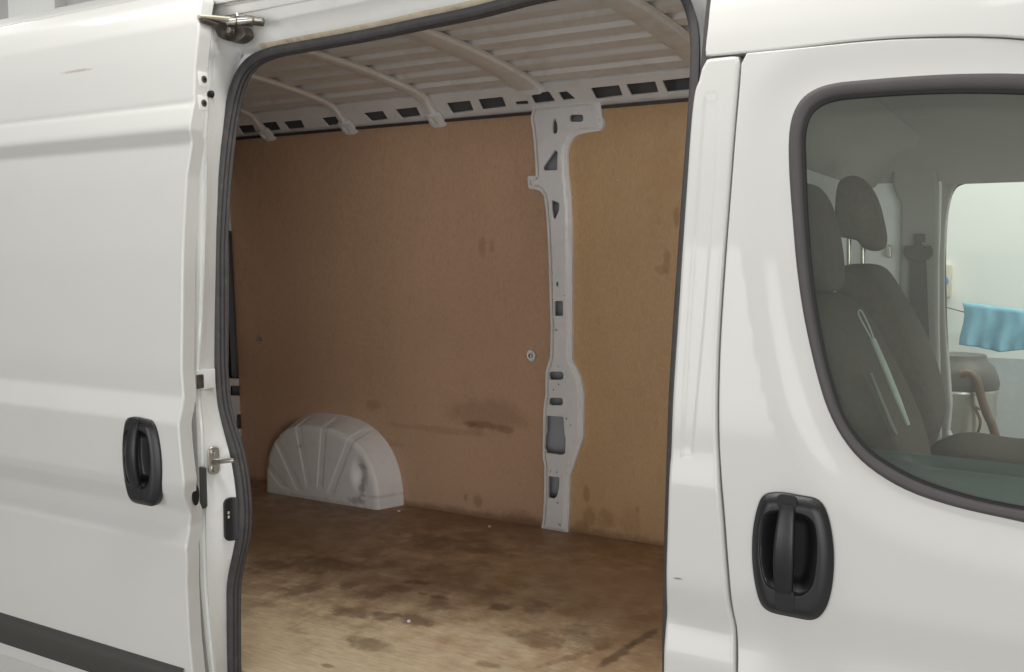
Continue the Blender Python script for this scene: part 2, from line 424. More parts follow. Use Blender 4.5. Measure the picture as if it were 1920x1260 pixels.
DOOR_OFF = -0.07
S_door = lambda x, z: p_door(z) + DOOR_OFF
FAR = 1.91
farY = lambda z: FAR - 0.035 * np.asarray(z, float)
S_far = lambda x, z: farY(z)

# ------------------------------------------------------------------ setting
def sheet(name, pts, m, kind='structure', parent=None):
    o = mesh_obj(name, pts, [tuple(range(len(pts)))], m, parent, smooth=False)
    if kind: o['kind'] = kind
    return o
sheet('ground', [(-14, -10, GROUND), (10, -10, GROUND), (10, 8, GROUND), (-14, 8, GROUND)], 'concrete')
WALL_Y = 3.7
bm = bmesh.new()
zd = atY(1880, 673, WALL_Y).z
wall = sheet('wall', [(-5.0, WALL_Y, zd), (8, WALL_Y, zd), (8, WALL_Y, 4.6), (-5.0, WALL_Y, 4.6)], 'wall')
sheet('wall_dado', [(-5.0, WALL_Y - .004, GROUND), (8, WALL_Y - .004, GROUND), (8, WALL_Y - .004, zd + .004), (-5.0, WALL_Y - .004, zd + .004)], 'dado')
sheet('far_wall', [(-14, WALL_Y + .02, GROUND), (-5.0, WALL_Y + .02, GROUND), (-5.0, WALL_Y + .02, 4.6), (-14, WALL_Y + .02, 4.6)], 'wallgrey')
a = atY(15, 30, WALL_Y - .1).x; b = atY(103, 30, WALL_Y - .1).x
o = box('wall_column', (a, WALL_Y - .1, GROUND), (b, WALL_Y + .05, 4.6), 'wall', None, 0.01)
tag(o, 'pale square wall column above the van roof at top left', 'column')

# ================================================================== THE VAN
van = empty('van', (-1.6, 0.95, GROUND))
tag(van, 'white panel van with its side sliding door open on an empty plywood lined hold', 'van')

# ---------------------------------------------------------- door handles: same pressing on both doors
def handle_meshes(parent, S, cpx, sx):
    """pod bezel, bowl and grip in local (x,z) metres round the pod centre; measured on the cab door"""
    return None
S_cab0 = lambda x, z: p_cab(z)
hp = trace([(1438, 926), (1465, 924), (1500, 930), (1532, 936), (1546, 952), (1556, 985), (1562, 1030), (1561, 1080), (1553, 1125), (1540, 1150), (1525, 1159),
            (1490, 1153), (1455, 1146), (1435, 1138), (1425, 1118), (1417, 1085), (1413, 1040), (1415, 990), (1422, 955), (1429, 935)], S_cab0)
hc = np.array(hp).mean(0); H_out = np.array(hp) - hc
bowl = trace([(1440, 955), (1465, 951), (1505, 957), (1525, 966), (1535, 985), (1538, 1030), (1532, 1085), (1520, 1108), (1500, 1115),
              (1455, 1104), (1438, 1092), (1428, 1060), (1425, 1010), (1430, 970)], S_cab0)
H_bowl = np.array(bowl) - hc
H_out_s = catmull([tuple(p) for p in H_out], 8, True); H_bowl_s = catmull([tuple(p) for p in H_bowl], 8, True)
def smooth_loop(L, sig=4):
    L = resample(L, 0.003); k = np.exp(-0.5 * (np.arange(-12, 13) / sig) ** 2); k /= k.sum()
    return [tuple(p) for p in sum(np.roll(L, i, 0) * w for i, w in zip(range(-12, 13), k))]
H_out_s = smooth_loop(H_out_s); H_bowl_s = smooth_loop(H_bowl_s)
ho_arr = np.array(H_out_s); hb_arr = np.array(H_bowl_s)
def bez_S(x, z):
    P = np.stack([np.ravel(x), np.ravel(z)], 1); d = poly_dist(P, ho_arr) * np.where(in_poly(P, ho_arr), 1.0, -1.0)
    t = np.clip(d / 0.022, -0.3, 1); return (-0.006 - 0.012 * (1 - (1 - t) ** 2)).reshape(np.shape(x))
def bowl_S(x, z):
    P = np.stack([np.ravel(x), np.ravel(z)], 1); d = poly_dist(P, hb_arr)
    t = np.clip(d / 0.030, 0, 1); return (-0.014 + 0.036 * (t * t * (3 - 2 * t))).reshape(np.shape(x))
def add_handle(parent, loc, shared=None):
    mw = Matrix.Translation(loc)
    if shared:
        return [copy_obj(s, s.name.split('.')[0], parent, mw) for s in shared]
    bz = panel('handle_bezel', H_out_s, [H_bowl_s], bez_S, 'plastic', parent, step=(0.004, 0.004), rim=(0.002, 0.012), hole_rim=(0.003, 0.006), mw=mw, bstep=0.004)
    bw = panel('handle_bowl', H_bowl_s, [], bowl_S, 'plastic', parent, step=(0.005, 0.005), rim=(0, 0), mw=mw, bstep=0.004)
    # grip: slightly bowed vertical bar, top pivot to bottom catch
    zt_, zb_ = H_bowl[:, 1].max() + 0.012, H_bowl[:, 1].min() + 0.004
    rows = []
    for i in range(25):
        t = i / 24; z = zt_ + (zb_ - zt_) * t
        w = 0.0135 + 0.0035 * math.sin(math.pi * t) + 0.003 * t; yf = -0.020 - 0.016 * math.sin(math.pi * min(1, t * 0.96 + .02)) ** 0.8
        th = 0.016; xo = -0.004 - 0.004 * t
        if i in (0, 24): w *= 0.75
        ring = []
        for k in range(16):
            an = 2 * math.pi * k / 16; cx, cy = math.cos(an), math.sin(an)
            ring.append((xo + w * math.copysign(abs(cx) ** 0.45, cx), yf + th / 2 + th / 2 * math.copysign(abs(cy) ** 0.5, cy), z))
        rows.append(ring)
    V = [p for r in rows for p in r]; F = []
    for i in range(24):
        for j in range(16): F.append((i * 16 + j, (i + 1) * 16 + j, (i + 1) * 16 + (j + 1) % 16, i * 16 + (j + 1) % 16))
    F += [tuple(range(16)), tuple(range(24 * 16, 25 * 16))[::-1]]
    gr = mesh_obj('handle_grip', V, F, 'plastic', parent, angle=45, mw=mw)
    # dark slots the grip ends plunge into
    rb = []
    for zc, hh in ((zt_ + 0.004, 0.012), (zb_ - 0.012, 0.019)):
        pts = round_poly([(-0.022, zc - hh), (0.012, zc - hh), (0.012, zc + hh), (-0.022, zc + hh)], 0.008)
        rb.append(panel('grip_slot', pts, [], lambda x, z: -0.0192 + 0 * x, 'black', parent, step=(0.02, 0.02), rim=(0.0008, 0.004), mw=mw))
    return [bz, bw, gr] + rb

# ---------------------------------------------------------- sliding door (slid back, standing off the side)
edge_px = [(377, -22), (375, 0), (369, 62), (362, 130), (353, 240), (347, 330), (342, 420), (339, 560), (338, 700), (338, 764), (336, 776), (333, 790), (334, 830), (337, 860),
           (342, 905), (347, 945), (352, 985), (351, 1000), (348, 1015), (347, 1050), (347, 1100), (352, 1200), (358, 1260), (368, 1350)]
door_edge = [(lambda p: (p.x, p.z))(on(a, b, S_door)) for a, b in edge_px]
top_z = 1.952
outl = [(-3.3, top_z), (door_edge[0][0], top_z)] + door_edge + [(-3.3, door_edge[-1][1])]
outl = [p for p in outl if p[1] <= top_z + 1e-6]
hl = on(266, 863, S_door)
hole_l = [(hl.x + a * 1.02, hl.z + b * 1.02) for a, b in H_bowl_s]
sc_ = on(145, 133, S_door); sk_ = on(1272, 1085, lambda x, z: p_pil(z)); sd_ = on(1280, 1090, lambda x, z: p_pil(z))
spots_on(M['paint'], [((sc_.x, sc_.y, sc_.z), (0.075, 9.0, 0.0045), (0.30, 0.17, 0.14), .45), ((sk_.x, sk_.y, sk_.z), (0.010, 9.0, 0.0022), (0.15, 0.13, 0.12), .8)], wobble=0.45, wscale=60)
sdoor = panel('sliding_door', outl, [hole_l], S_door, 'paint', van, step=(0.07, 0.006), rim=(0.006, 0.036), bstep=0.01)
# grey rub strip along the door bottom
zt = on(150, 1200, S_door).z; zb = zt - 0.085
rows = []
xe = on(352, 1255, S_door).x - 0.012
for x in np.linspace(-3.28, xe, 24):
    y0 = DOOR_OFF + float(base(zt))
    pr = [(y0 + .01, zt + .012), (y0 - .006, zt + .010), (y0 - .016, zt - .004), (y0 - .018, zt - .018), (y0 - .017, zb + .02), (y0 - .013, zb + .004), (y0 + .01, zb)]
    rows.append([(x, a, b) for a, b in pr])
loft('rub_strip', rows, 'trim', sdoor, angle=35, flip=True)

# ---------------------------------------------------------- cab door, B-pillar, cab roof side
gap_px = [(1391, 92), (1388, 110), (1384, 160), (1377, 240), (1370, 330), (1363, 420), (1357, 500), (1351, 590), (1347, 670), (1345, 760), (1346, 830), (1350, 900), (1355, 960), (1361, 1040), (1365, 1090),
          (1370, 1135), (1376, 1165), (1379, 1185), (1380, 1260), (1384, 1400)]
win_out = [(1920, 138), (1800, 138), (1700, 143), (1600, 151), (1560, 156), (1530, 165), (1505, 181), (1489, 204), (1480, 234), (1477, 275), (1479, 340), (1485, 420), (1492, 500),
           (1503, 580), (1517, 650), (1533, 715), (1551, 770), (1577, 821), (1612, 864), (1660, 900), (1720, 930), (1800, 955), (1870, 971), (1920, 982)]
win_in = [(1920, 173), (1800, 171), (1700, 174), (1600, 181), (1560, 186), (1534, 196), (1516, 212), (1507, 236), (1504, 262), (1505, 300), (1508, 380), (1513, 460), (1520, 530),
          (1531, 605), (1545, 675), (1560, 730), (1576, 777), (1598, 815), (1630, 850), (1675, 880), (1732, 908), (1808, 933), (1872, 948), (1920, 957)]
ext_out = [(2080, 1020), (2240, 1050), (2300, 1000), (2330, 700), (2300, 330), (2200, 190), (2060, 148)]
ext_in = [(2080, 990), (2215, 1015), (2265, 970), (2290, 700), (2262, 350), (2180, 222), (2050, 181)]
S_cabflat = lambda x, z: p_cab(z)
wo = catmull(trace(win_out + ext_out, S_cabflat), 3, True); wi = catmull(trace(win_in + ext_in, S_cabflat), 3, True)
wo_arr = np.array(catmull(wo, 4, True))
def S_cab(x, z):
    x = np.asarray(x, float); z = np.asarray(z, float)
    P = np.stack([x.ravel(), z.ravel()], 1); d = poly_dist(P, wo_arr)
    t = np.clip(1 - d / 0.10, 0, 1); s = t * t * (3 - 2 * t)
    return p_cab(z) + (0.013 * s).reshape(x.shape)
gap = catmull(trace(gap_px, S_cabflat), 4)
seam_px = [(1391, 101), (1420, 98), (1500, 90), (1600, 79), (1700, 72), (1800, 70), (1860, 71), (1920, 75), (2100, 92), (2400, 150)]
seam = catmull(trace(seam_px, S_cabflat), 3)
g_r = [(p[0] + 0.0065, p[1]) for p in gap if p[1] < seam[0][1] - 0.012]
door_out = [(seam[0][0] + 0.012, seam[0][1] - 0.0015)] + [(p[0], p[1] - 0.003) for p in seam[2:]] + [(0.55, -0.25)] + [(g_r[-1][0], -0.25)] + g_r[::-1]
cabdoor = panel('cab_door', door_out, [wo, [(hc[0] + a * 1.02, hc[1] + b * 1.02) for a, b in H_bowl_s]], S_cab, 'paint', van, step=(0.016, 0.010), rim=(0.004, 0.03), hole_rim=(0.003, 0.02), bstep=0.012)
handle_loc_r = (hc[0], float(p_cab(hc[1])), hc[1])
shared = add_handle(cabdoor, handle_loc_r)
add_handle(sdoor, (hl.x, float(p_door(hl.z)) + DOOR_OFF + 0.001, hl.z), shared)

# window rubber between door skin and pane, then the pane
rows = []
wo_r, wi_r = np.array(wo), np.array(wi)
for (a, b) in zip(wo_r, wi_r):
    a = np.array(a); b = np.array(b); d = (b - a)
    ring = []
    for t, off in ((-0.10, 0.018), (-0.06, 0.013), (0.05, 0.0095), (0.3, 0.0085), (0.62, 0.0105), (0.76, 0.0150), (0.80, 0.022)):
        q = a + d * t; ring.append((q[0], float(p_cab(q[1])) + off, q[1]))
    rows.append(ring)
loft('window_rubber', rows, 'winrub', cabdoor, closed_u=True, angle=50, flip=True)
rows = []
for (a, b) in zip(wo_r, wi_r):
    a = np.array(a); b = np.array(b); d = (b - a); ring = []
    for t, off in ((0.70, 0.026), (0.78, 0.0195), (0.97, 0.0215), (1.02, 0.028)):
        q = a + d * t; ring.append((q[0], float(p_cab(q[1])) + off, q[1]))
    rows.append(ring)
loft('glass_run_lip', rows, 'black', cabdoor, closed_u=True, angle=50, flip=True)
gl = [(a[0] + (b[0] - a[0]) * 0.85, a[1] + (b[1] - a[1]) * 0.85) for a, b in zip(wo, wi)]
panel('window_pane', gl, [], lambda x, z: base(z) + 0.0265, 'glass', cabdoor, step=(0.1, 0.02), rim=(0, 0))
# door card ledge behind the pane
z_l = atY(1765, 843, 0.145).z
rows = []
for x in np.linspace(-0.62, 0.7, 60):
    zz = z_l - 0.010 - 0.02 * max(0, x + 0.25)
    dip = 0.0
    t = np.clip((x + 0.235) / 0.035, 0, 1); dip = 0.030 * t * t * (3 - 2 * t)
    rows.append([(x, 0.030, zz - 0.09), (x, 0.036, zz - 0.030), (x, 0.052, zz - 0.012), (x, 0.078, zz - 0.004 - 0.2 * dip), (x, 0.092, zz - 0.003 - dip), (x, 0.118, zz - dip), (x, 0.130, zz - 0.2 * dip),
                 (x, 0.145, zz), (x, 0.152, zz - 0.006), (x, 0.156, zz - 0.4)])
loft('door_card', rows, 'teal', cabdoor, angle=60)

# B-pillar skin
pil_px = [(1322, 99), (1318, 122), (1311, 152), (1305, 168), (1301, 190), (1296, 240), (1290, 327), (1280, 473), (1272, 600), (1266, 690), (1262, 760), (1259, 850), (1257, 872), (1255, 905), (1252, 1000), (1250, 1062), (1250, 1100),
          (1251, 1140), (1249, 1175), (1247, 1200), (1245, 1260), (1241, 1400)]
pil_edge = [(a + 0.006, b) for a, b in catmull(trace(pil_px, lambda x, z: p_pil(z)), 3)]
xr_t = trace([(1345, 170), (1343, 240), (1338, 330), (1330, 460), (1320, 600), (1305, 760), (1296, 850), (1290, 920)], lambda x, z: p_pil(z))
def sst(t): t = np.clip(t, 0, 1); return t * t * (3 - 2 * t)
z_ct, z_cb = on(1335, 172, lambda x, z: p_pil(z)).z, on(1285, 862, lambda x, z: p_pil(z)).z
PE_FIT = np.polyfit([p[1] for p in pil_edge if 0.72 < p[1] < 1.48], [p[0] for p in pil_edge if 0.72 < p[1] < 1.48], 3); XR_FIT = np.polyfit([p[1] for p in xr_t], [p[0] for p in xr_t], 3)
def S_pil(x, z):
    x = np.asarray(x, float); z = np.asarray(z, float)
    xe_ = np.polyval(PE_FIT, z); xr_ = np.polyval(XR_FIT, z)
    return p_pil(z) + 0.0028 * sst((x - xe_ - 0.013) / 0.006) * (1 - sst((x - xr_ + 0.004) / 0.008)) * sst((z_ct - z) / 0.02) * sst((z - z_cb) / 0.02)
g_l = [(p[0] - 0.0105, p[1]) for p in gap if p[1] < seam[0][1] - 0.014]
pil_out = [(pil_edge[0][0] + 0.002, seam[0][1] - 0.0100)] + [(g_l[0][0], seam[0][1] - 0.0100)] + g_l + [p for p in pil_edge if p[1] < seam[0][1] - 0.014][::-1]
zmin = -0.25
pil_out = [(a, max(b, zmin)) for a, b in pil_out]
panel('door_pillar', pil_out, [], S_pil, 'paint', van, step=(0.003, 0.010), rim=(0.009, 0.075), bstep=0.010)
# backing behind the door gaps
panel('pillar_inner', [(-0.70, -0.25), (-0.50, -0.25), (-0.485, 1.6), (-0.64, 1.72)], [], lambda x, z: base(z) + 0.03, 'rubber', van, step=(.1, .05), rim=(0, 0))
# cab roof side above the door
p_roof = add_prof([(-1, 0.0), (1.56, 0.0), (1.62, 0.003), (1.68, 0.014), (1.74, 0.036), (1.84, 0.11), (1.95, 0.26)], 0.014)
rs_px = [(1325, 104), (1360, 101), (1391, 98), (1420, 95), (1500, 87), (1600, 75.5), (1700, 68), (1800, 65.5), (1860, 66.5), (1920, 70), (2100, 86), (2450, 152)]
rs_bot = [(a, b + 0.0038) for a, b in catmull(trace(rs_px, lambda x, z: base(z)), 3)]
rs_left = trace([(1326, 104), (1331, 50), (1336, 0), (1339, -30), (1343, -60)], lambda x, z: p_roof(z))
ro = rs_bot + [(0.9, 1.93), (rs_left[4][0] - 0.12, 1.93), rs_left[4], rs_left[3], rs_left[2], rs_left[1]]
panel('cab_roof_side', ro, [], lambda x, z: p_roof(z), 'paint', van, step=(0.05, 0.006), rim=(0.005, 0.03), bstep=0.01)

# ---------------------------------------------------------- rear jamb of the opening (body side), lofted down the edge
JT = np.array([  # py, door back, groove start, groove end, seal outer edge
    (50, 381, 391, 406, 466), (90, 377, 386, 400, 452), (130, 374, 384, 398, 438), (177, 371, 380, 392, 428), (240, 371, 377, 388, 422), (276, 368, 373, 387, 417), (330, 364, 371, 386, 412), (440, 361, 369, 383, 407), (600, 359, 367, 378, 405),
    (690, 361, 366, 372, 405), (760, 362, 368, 376, 411), (800, 364, 370, 380, 421), (860, 367, 372, 382, 438), (900, 369, 373, 383, 445), (940, 370, 374, 384, 449), (1000, 372, 374, 384, 449), (1040, 373, 376, 385, 441),
    (1070, 374, 376, 386, 433), (1100, 375, 377, 387, 428), (1200, 380, 386, 396, 428), (1260, 384, 393, 402, 429), (1400, 390, 402, 410, 430)], float)
pys = np.arange(52, 1400, 5.0)
def jt(k):
    v = np.interp(pys, JT[:, 0], JT[:, k]); g = np.exp(-0.5 * (np.arange(-6, 7) / 2.5) ** 2); g /= g.sum()
    return np.convolve(np.pad(v, 6, mode='edge'), g, mode='valid')
ja, jg0, jg1, js = jt(1), jt(2), jt(3), jt(4)
rows = []
def jp(px, py, off):
    return tuple(on(px, py, lambda x, z: base(z) + off))
for i, py in enumerate(pys):
    w = js[i] - jg1[i]
    rows.append([jp(ja[i] - 22, py, 0.0), jp(jg0[i] - 1, py, 0.002), jp(jg0[i] + 1, py, 0.012), jp(jg0[i] + (jg1[i] - jg0[i]) * .6, py, 0.032), jp(jg1[i], py, 0.036),
                 jp(jg1[i] + 2.5, py, 0.034), jp(jg1[i] + w * .35, py, 0.055), jp(jg1[i] + w * .7, py, 0.085), jp(js[i] + 1, py, 0.108), jp(js[i] + 7, py, 0.135)])
jamb = loft('rear_door_jamb', rows, 'jamb', van, angle=50, flip=True)

# corner plate between jamb and header
seal_px = [(520, 99), (560, 91), (640, 77), (720, 62), (800, 45), (860, 33), (900, 24), (950, 11), (1000, -2), (1060, -14), (1120, -25), (1180, -33), (1230, -34), (1262, -26), (1283, -8), (1297, 22), (1305, 60), (1307, 110), (1304, 180),
           (1298, 270), (1291, 360), (1283, 480), (1276, 580), (1270, 680), (1265, 780), (1261, 900), (1258, 1000), (1256, 1100), (1254, 1200), (1252, 1330), (1230, 1410), (1150, 1440), (900, 1420), (600, 1370), (480, 1345),
           (446, 1325), (441, 1260), (440, 1200), (440, 1140), (441, 1095), (448, 1055), (457, 1015), (461, 975), (460, 935), (455, 890), (446, 845), (432, 800), (421, 755), (416, 690), (415, 600), (415, 520), (416, 440), (421, 350),
           (428, 276), (435, 225), (445, 176), (460, 138), (484, 113)]
SEAL_OFF = 0.122
S_seal = lambda x, z: base(np.minimum(z, 1.80)) + SEAL_OFF
seal_path = catmull(trace(seal_px, S_seal), 5, True)
sp = np.array(seal_path)
t = np.roll(sp, -1, 0) - np.roll(sp, 1, 0); t /= np.linalg.norm(t, axis=1)[:, None]
n2 = np.stack([t[:, 1], -t[:, 0]], 1)
if area2(sp) > 0: n2 = n2           # outward for CCW
else: n2 = -n2
nin = -n2                            # towards the opening
prof = []
for k in range(28):
    y = -0.022 + 0.044 * k / 27
    lob = 0.5 + 0.5 * math.cos((k / 27) * 3 * 2 * math.pi + math.pi)
    edge = math.sqrt(max(0, 1 - ((k / 27) * 2 - 1) ** 6))
    prof.append((0.001 + edge * (0.0045 + 0.0045 * lob), y))
prof = [(-0.012, -0.022), (-0.002, -0.0235)] + prof + [(-0.002, 0.0235), (-0.012, 0.022)]
rows = []
for (x, z), nv in zip(sp, nin):
    yb = float(S_seal(x, z))
    rows.append([(x + nv[0] * a, yb + b, z + nv[1] * a) for a, b in prof])
seal = loft('door_seal', rows, 'rubber', van, closed_u=True, angle=70, flip=True)
# flange plate carrying the seal, all round
outer_fl = [tuple(p) for p in sp + n2 * 0.055]
S_fl = lambda x, z: base(np.minimum(z, 1.80)) + 0.132
panel('opening_flange', outer_fl, [[tuple(p) for p in sp + n2 * 0.004]], S_fl, 'jamb', van, step=(0.05, 0.05), rim=(0, 0), bstep=0.02)
# ---------------------------------------------------------- header above the opening with the door track
hprof = [(0.03, 2.02), (0.004, 1.93), (0.000, 1.869), (0.004, 1.862), (0.014, 1.863), (0.024, 1.868), (0.030, 1.862), (0.032, 1.842), (0.036, 1.834), (0.046, 1.834), (0.050, 1.828), (0.053, 1.806),
         (0.058, 1.800), (0.070, 1.797), (0.086, 1.772), (0.100, 1.756), (0.112, 1.748), (0.125, 1.744), (0.16, 1.742)]
tp_ = [p for p in trace(seal_px[:12], S_seal)]
hz = lambda x: float(np.interp(x, [p[0] for p in tp_], [p[1] for p in tp_])) + 0.008 - 1.742
rows = []
for x in np.linspace(-2.07, -0.60, 40):
    k = hz(x); rows.append([(x, float(base(1.80)) + y, z + k * min(1, max(0, (1.875 - z) / 0.07))) for y, z in hprof])
header = loft('door_header', rows, 'jamb', van, angle=45)
# yellowed sealant line above the seal
rows = []
for x in np.linspace(-1.93, -0.95, 70):
    k = float(base(1.80)); h_ = hz(x); w = h_ + 0.0015 * math.sin(x * 37) + 0.001 * math.sin(x * 91)
    rows.append([(x, k + 0.0945, 1.7605 + h_), (x, k + 0.100, 1.7535 + w), (x, k + 0.1115, 1.7465 + w)])
loft('sealant_strip', rows, 'tape', header, angle=60)

# ---------------------------------------------------------- fittings on the rear jamb
def jpt(px, py, off=0.06): return on(px, py, lambda x, z: base(z) + off)
p = jpt(397, 177, 0.040)
disc_y('rubber_plug', (p.x, p.y, p.z), 0.0105, 0.010, 'plastic', jamb, dome=0.6)
# striker pin and its plate
p = jpt(405, 862, 0.056)
pl = round_poly([(-0.014, -0.036), (0.014, -0.036), (0.014, 0.036), (-0.014, 0.036)], 0.013, 6)
FRX = Matrix(((0.35, -0.937, 0, 0), (0.937, 0.35, 0, 0), (0, 0, 1, 0), (0, 0, 0, 1)))   # plate facing forward/outward
stk = panel('striker_plate', pl, [], lambda x, z: 0 * x, 'steel', jamb, step=(0.01, 0.01), rim=(0.002, 0.004), mw=Matrix.Translation(p + Vector((0.006, -0.012, 0))) @ FRX)
tube('striker_pin', [p + Vector((0.0, -0.012, -0.004)), p + Vector((0.045, 0.004, 0.002)), p + Vector((0.058, 0.010, 0.003))], [0.0085, 0.007, 0.005], 'steel', jamb, 12)
for dz in (-0.023, 0.023):
    disc_y('striker_bolt', (p.x + 0.011, p.y - 0.018, p.z + dz), 0.0075, 0.004, 'steel', jamb, 12)
# black rubber pad and oval plug on the door edge, contact socket in the flange
q = [jpt(370, 874, 0.012), jpt(387, 878, 0.03), jpt(389, 951, 0.03), jpt(372, 956, 0.012)]
bm = bmesh.new(); vs = [bm.verts.new(v + Vector((0.004, -0.006, 0))) for v in q]; f = bm.faces.new(vs)
r_ = bmesh.ops.extrude_face_region(bm, geom=[f])
for v in [g for g in r_['geom'] if isinstance(g, bmesh.types.BMVert)]: v.co += Vector((-0.01, 0.012, 0))
bmesh.ops.recalc_face_normals(bm, faces=bm.faces[:]); bmesh.ops.bevel(bm, geom=bm.edges[:], offset=0.002, segments=2, affect='EDGES')
bm_obj('buffer_pad', bm, 'trim', jamb)
p = on(360, 926, lambda x, z: base(z) - 0.045)
dxe = float(np.interp(p.z, [d[1] for d in door_edge[::-1]], [d[0] for d in door_edge[::-1]]))
disc_y('edge_plug', (dxe + 0.0065, p.y - 0.004, p.z), 0.012, 0.0022, 'black', sdoor, axis='x', rz=0.028, n=24)
for py in (150, 195):
    p = on(366 if py == 150 else 361, py, lambda x, z: p_door(z) - 0.045)
    xx = float(np.interp(p.z, [d[1] for d in door_edge[::-1]], [d[0] for d in door_edge[::-1]])) + 0.006
    pts = [(xx, p.y - 0.013, p.z - 0.02), (xx, p.y + 0.016, p.z - 0.02), (xx, p.y + 0.016, p.z + 0.02), (xx, p.y - 0.013, p.z + 0.02)]
    box('hinge_pad', (xx - 0.002, p.y - 0.012, p.z - 0.019), (xx + 0.0025, p.y + 0.018, p.z + 0.019), 'jamb', sdoor, 0.002)
    disc_y('hinge_bolt', (xx + 0.002, p.y + 0.004, p.z), 0.009, 0.003, 'grease', sdoor, axis='x')
    disc_y('bolt_socket', (xx + 0.0052, p.y + 0.004, p.z), 0.0042, 0.0006, 'black', sdoor, axis='x')
p = jpt(438, 973, 0.092)
pts = round_poly([(-0.0195, -0.058), (0.0195, -0.058), (0.0195, 0.058), (-0.0195, 0.058)], 0.017, 6)
FR2 = Matrix(((0.5, -0.866, 0, 0), (0.866, 0.5, 0, 0), (0, 0, 1, 0), (0, 0, 0, 1)))
panel('contact_socket', pts, [], lambda x, z: 0.004 * np.clip(1 - (np.abs(x) / 0.016) ** 2, 0, 1), 'plastic', jamb, step=(0.006, 0.006), rim=(0.003, 0.012), mw=Matrix.Translation(p + Vector((0.003, -0.007, 0))) @ FR2)
for dz in (0.012, 0.000, ):
    c = p + Vector((-0.0065, -0.014, dz + 0.008))
    box('contact_tab', c - Vector((0.008, 0.003, 0.004)), c + Vector((0.004, 0.003, 0.004)), 'cream', jamb, 0.001)
# latch pocket in the jamb
q0 = jpt(361, 690, 0.012); q1 = jpt(404, 690, 0.088); q2 = jpt(406, 728, 0.088); q3 = jpt(361, 737, 0.012)
cen = (q0 + q1 + q2 + q3) / 4
bmv = []
out_v = Vector((0.010, -0.006, 0)); in_v = Vector((-0.03, 0.012, 0))
V = [v + out_v * 0.55 for v in (q0, q1, q2, q3)]
inner = [cen + (v - cen) * 0.93 + out_v * 0.62 for v in (q0, q1, q2, q3)]
deep = [cen + (v - cen) * 0.62 + Vector((-0.008, 0.004, 0)) for v in (q0, q1, q2, q3)]
box('latch_pocket', cen - Vector((0.004, 0.030, 0.027)), cen + Vector((0.004, 0.036, 0.027)), 'inner', jamb, 0.003, mw=None)
box('latch_claw', cen + Vector((0.003, -0.034, -0.022)), cen + Vector((0.012, -0.012, 0.016)), 'grease', jamb, 0.003)

# ---------------------------------------------------------- upper roller arm
ra = empty('roller_arm', tuple(on(425, 45, lambda x, z: base(z) + 0.02)), van)
def up_pt(px, py, off): return on(px, py, lambda x, z: base(1.8) + off)
tube('arm_bar', [up_pt(372, 31, -0.07), up_pt(400, 33, -0.03), up_pt(428, 36, 0.0), up_pt(440, 40, 0.03)], [0.010, 0.012, 0.013, 0.010], 'cream', ra, 12, flat=0.45)
tube('arm_rail', [up_pt(376, 37, -0.065), up_pt(402, 45, -0.02), up_pt(424, 50, 0.015)], [0.009, 0.013, 0.014], 'grease', ra, 10, flat=0.7)
c = up_pt(430, 60, 0.02)
pts = catmull([(up_pt(a, b, 0.02).x - c.x, up_pt(a, b, 0.02).z - c.z) for a, b in [(404, 47), (425, 44), (450, 50), (457, 60), (455, 68), (440, 76), (420, 72), (408, 64)]], 4, True)
panel('arm_bracket', pts, [], lambda x, z: 0.012 * np.clip(1 - np.hypot(x, z) / 0.03, 0, 1), 'grease', ra, step=(0.006, 0.006), rim=(0.003, 0.03), mw=Matrix.Translation(c))
for (px, py, off, r, h) in [(433, 57, 0.008, 0.010, 0.014), (449, 39, 0.005, 0.012, 0.02), (466, 39, 0.02, 0.014, 0.016), (482, 40, 0.02, 0.011, 0.03)]:
    p = up_pt(px, py, off)
    tube('roller', [p + Vector((-0.006, -h / 2, 0)), p + Vector((0.006, h / 2, 0))], r, 'grease', ra, 14)
tube('roller_axle', [up_pt(428, 42, 0.0), up_pt(455, 39, 0.0), up_pt(478, 37, 0.01), up_pt(492, 38, 0.015)], [0.009, 0.009, 0.006, 0.005], 'steel', ra, 10)
tube('axle_pin', [up_pt(445, 26, 0.01), up_pt(448, 44, 0.0)], 0.004, 'steel', ra, 8)
disc_y('arm_bolt', tuple(up_pt(430, 58, -0.005)), 0.009, 0.006, 'grease', ra, 6)

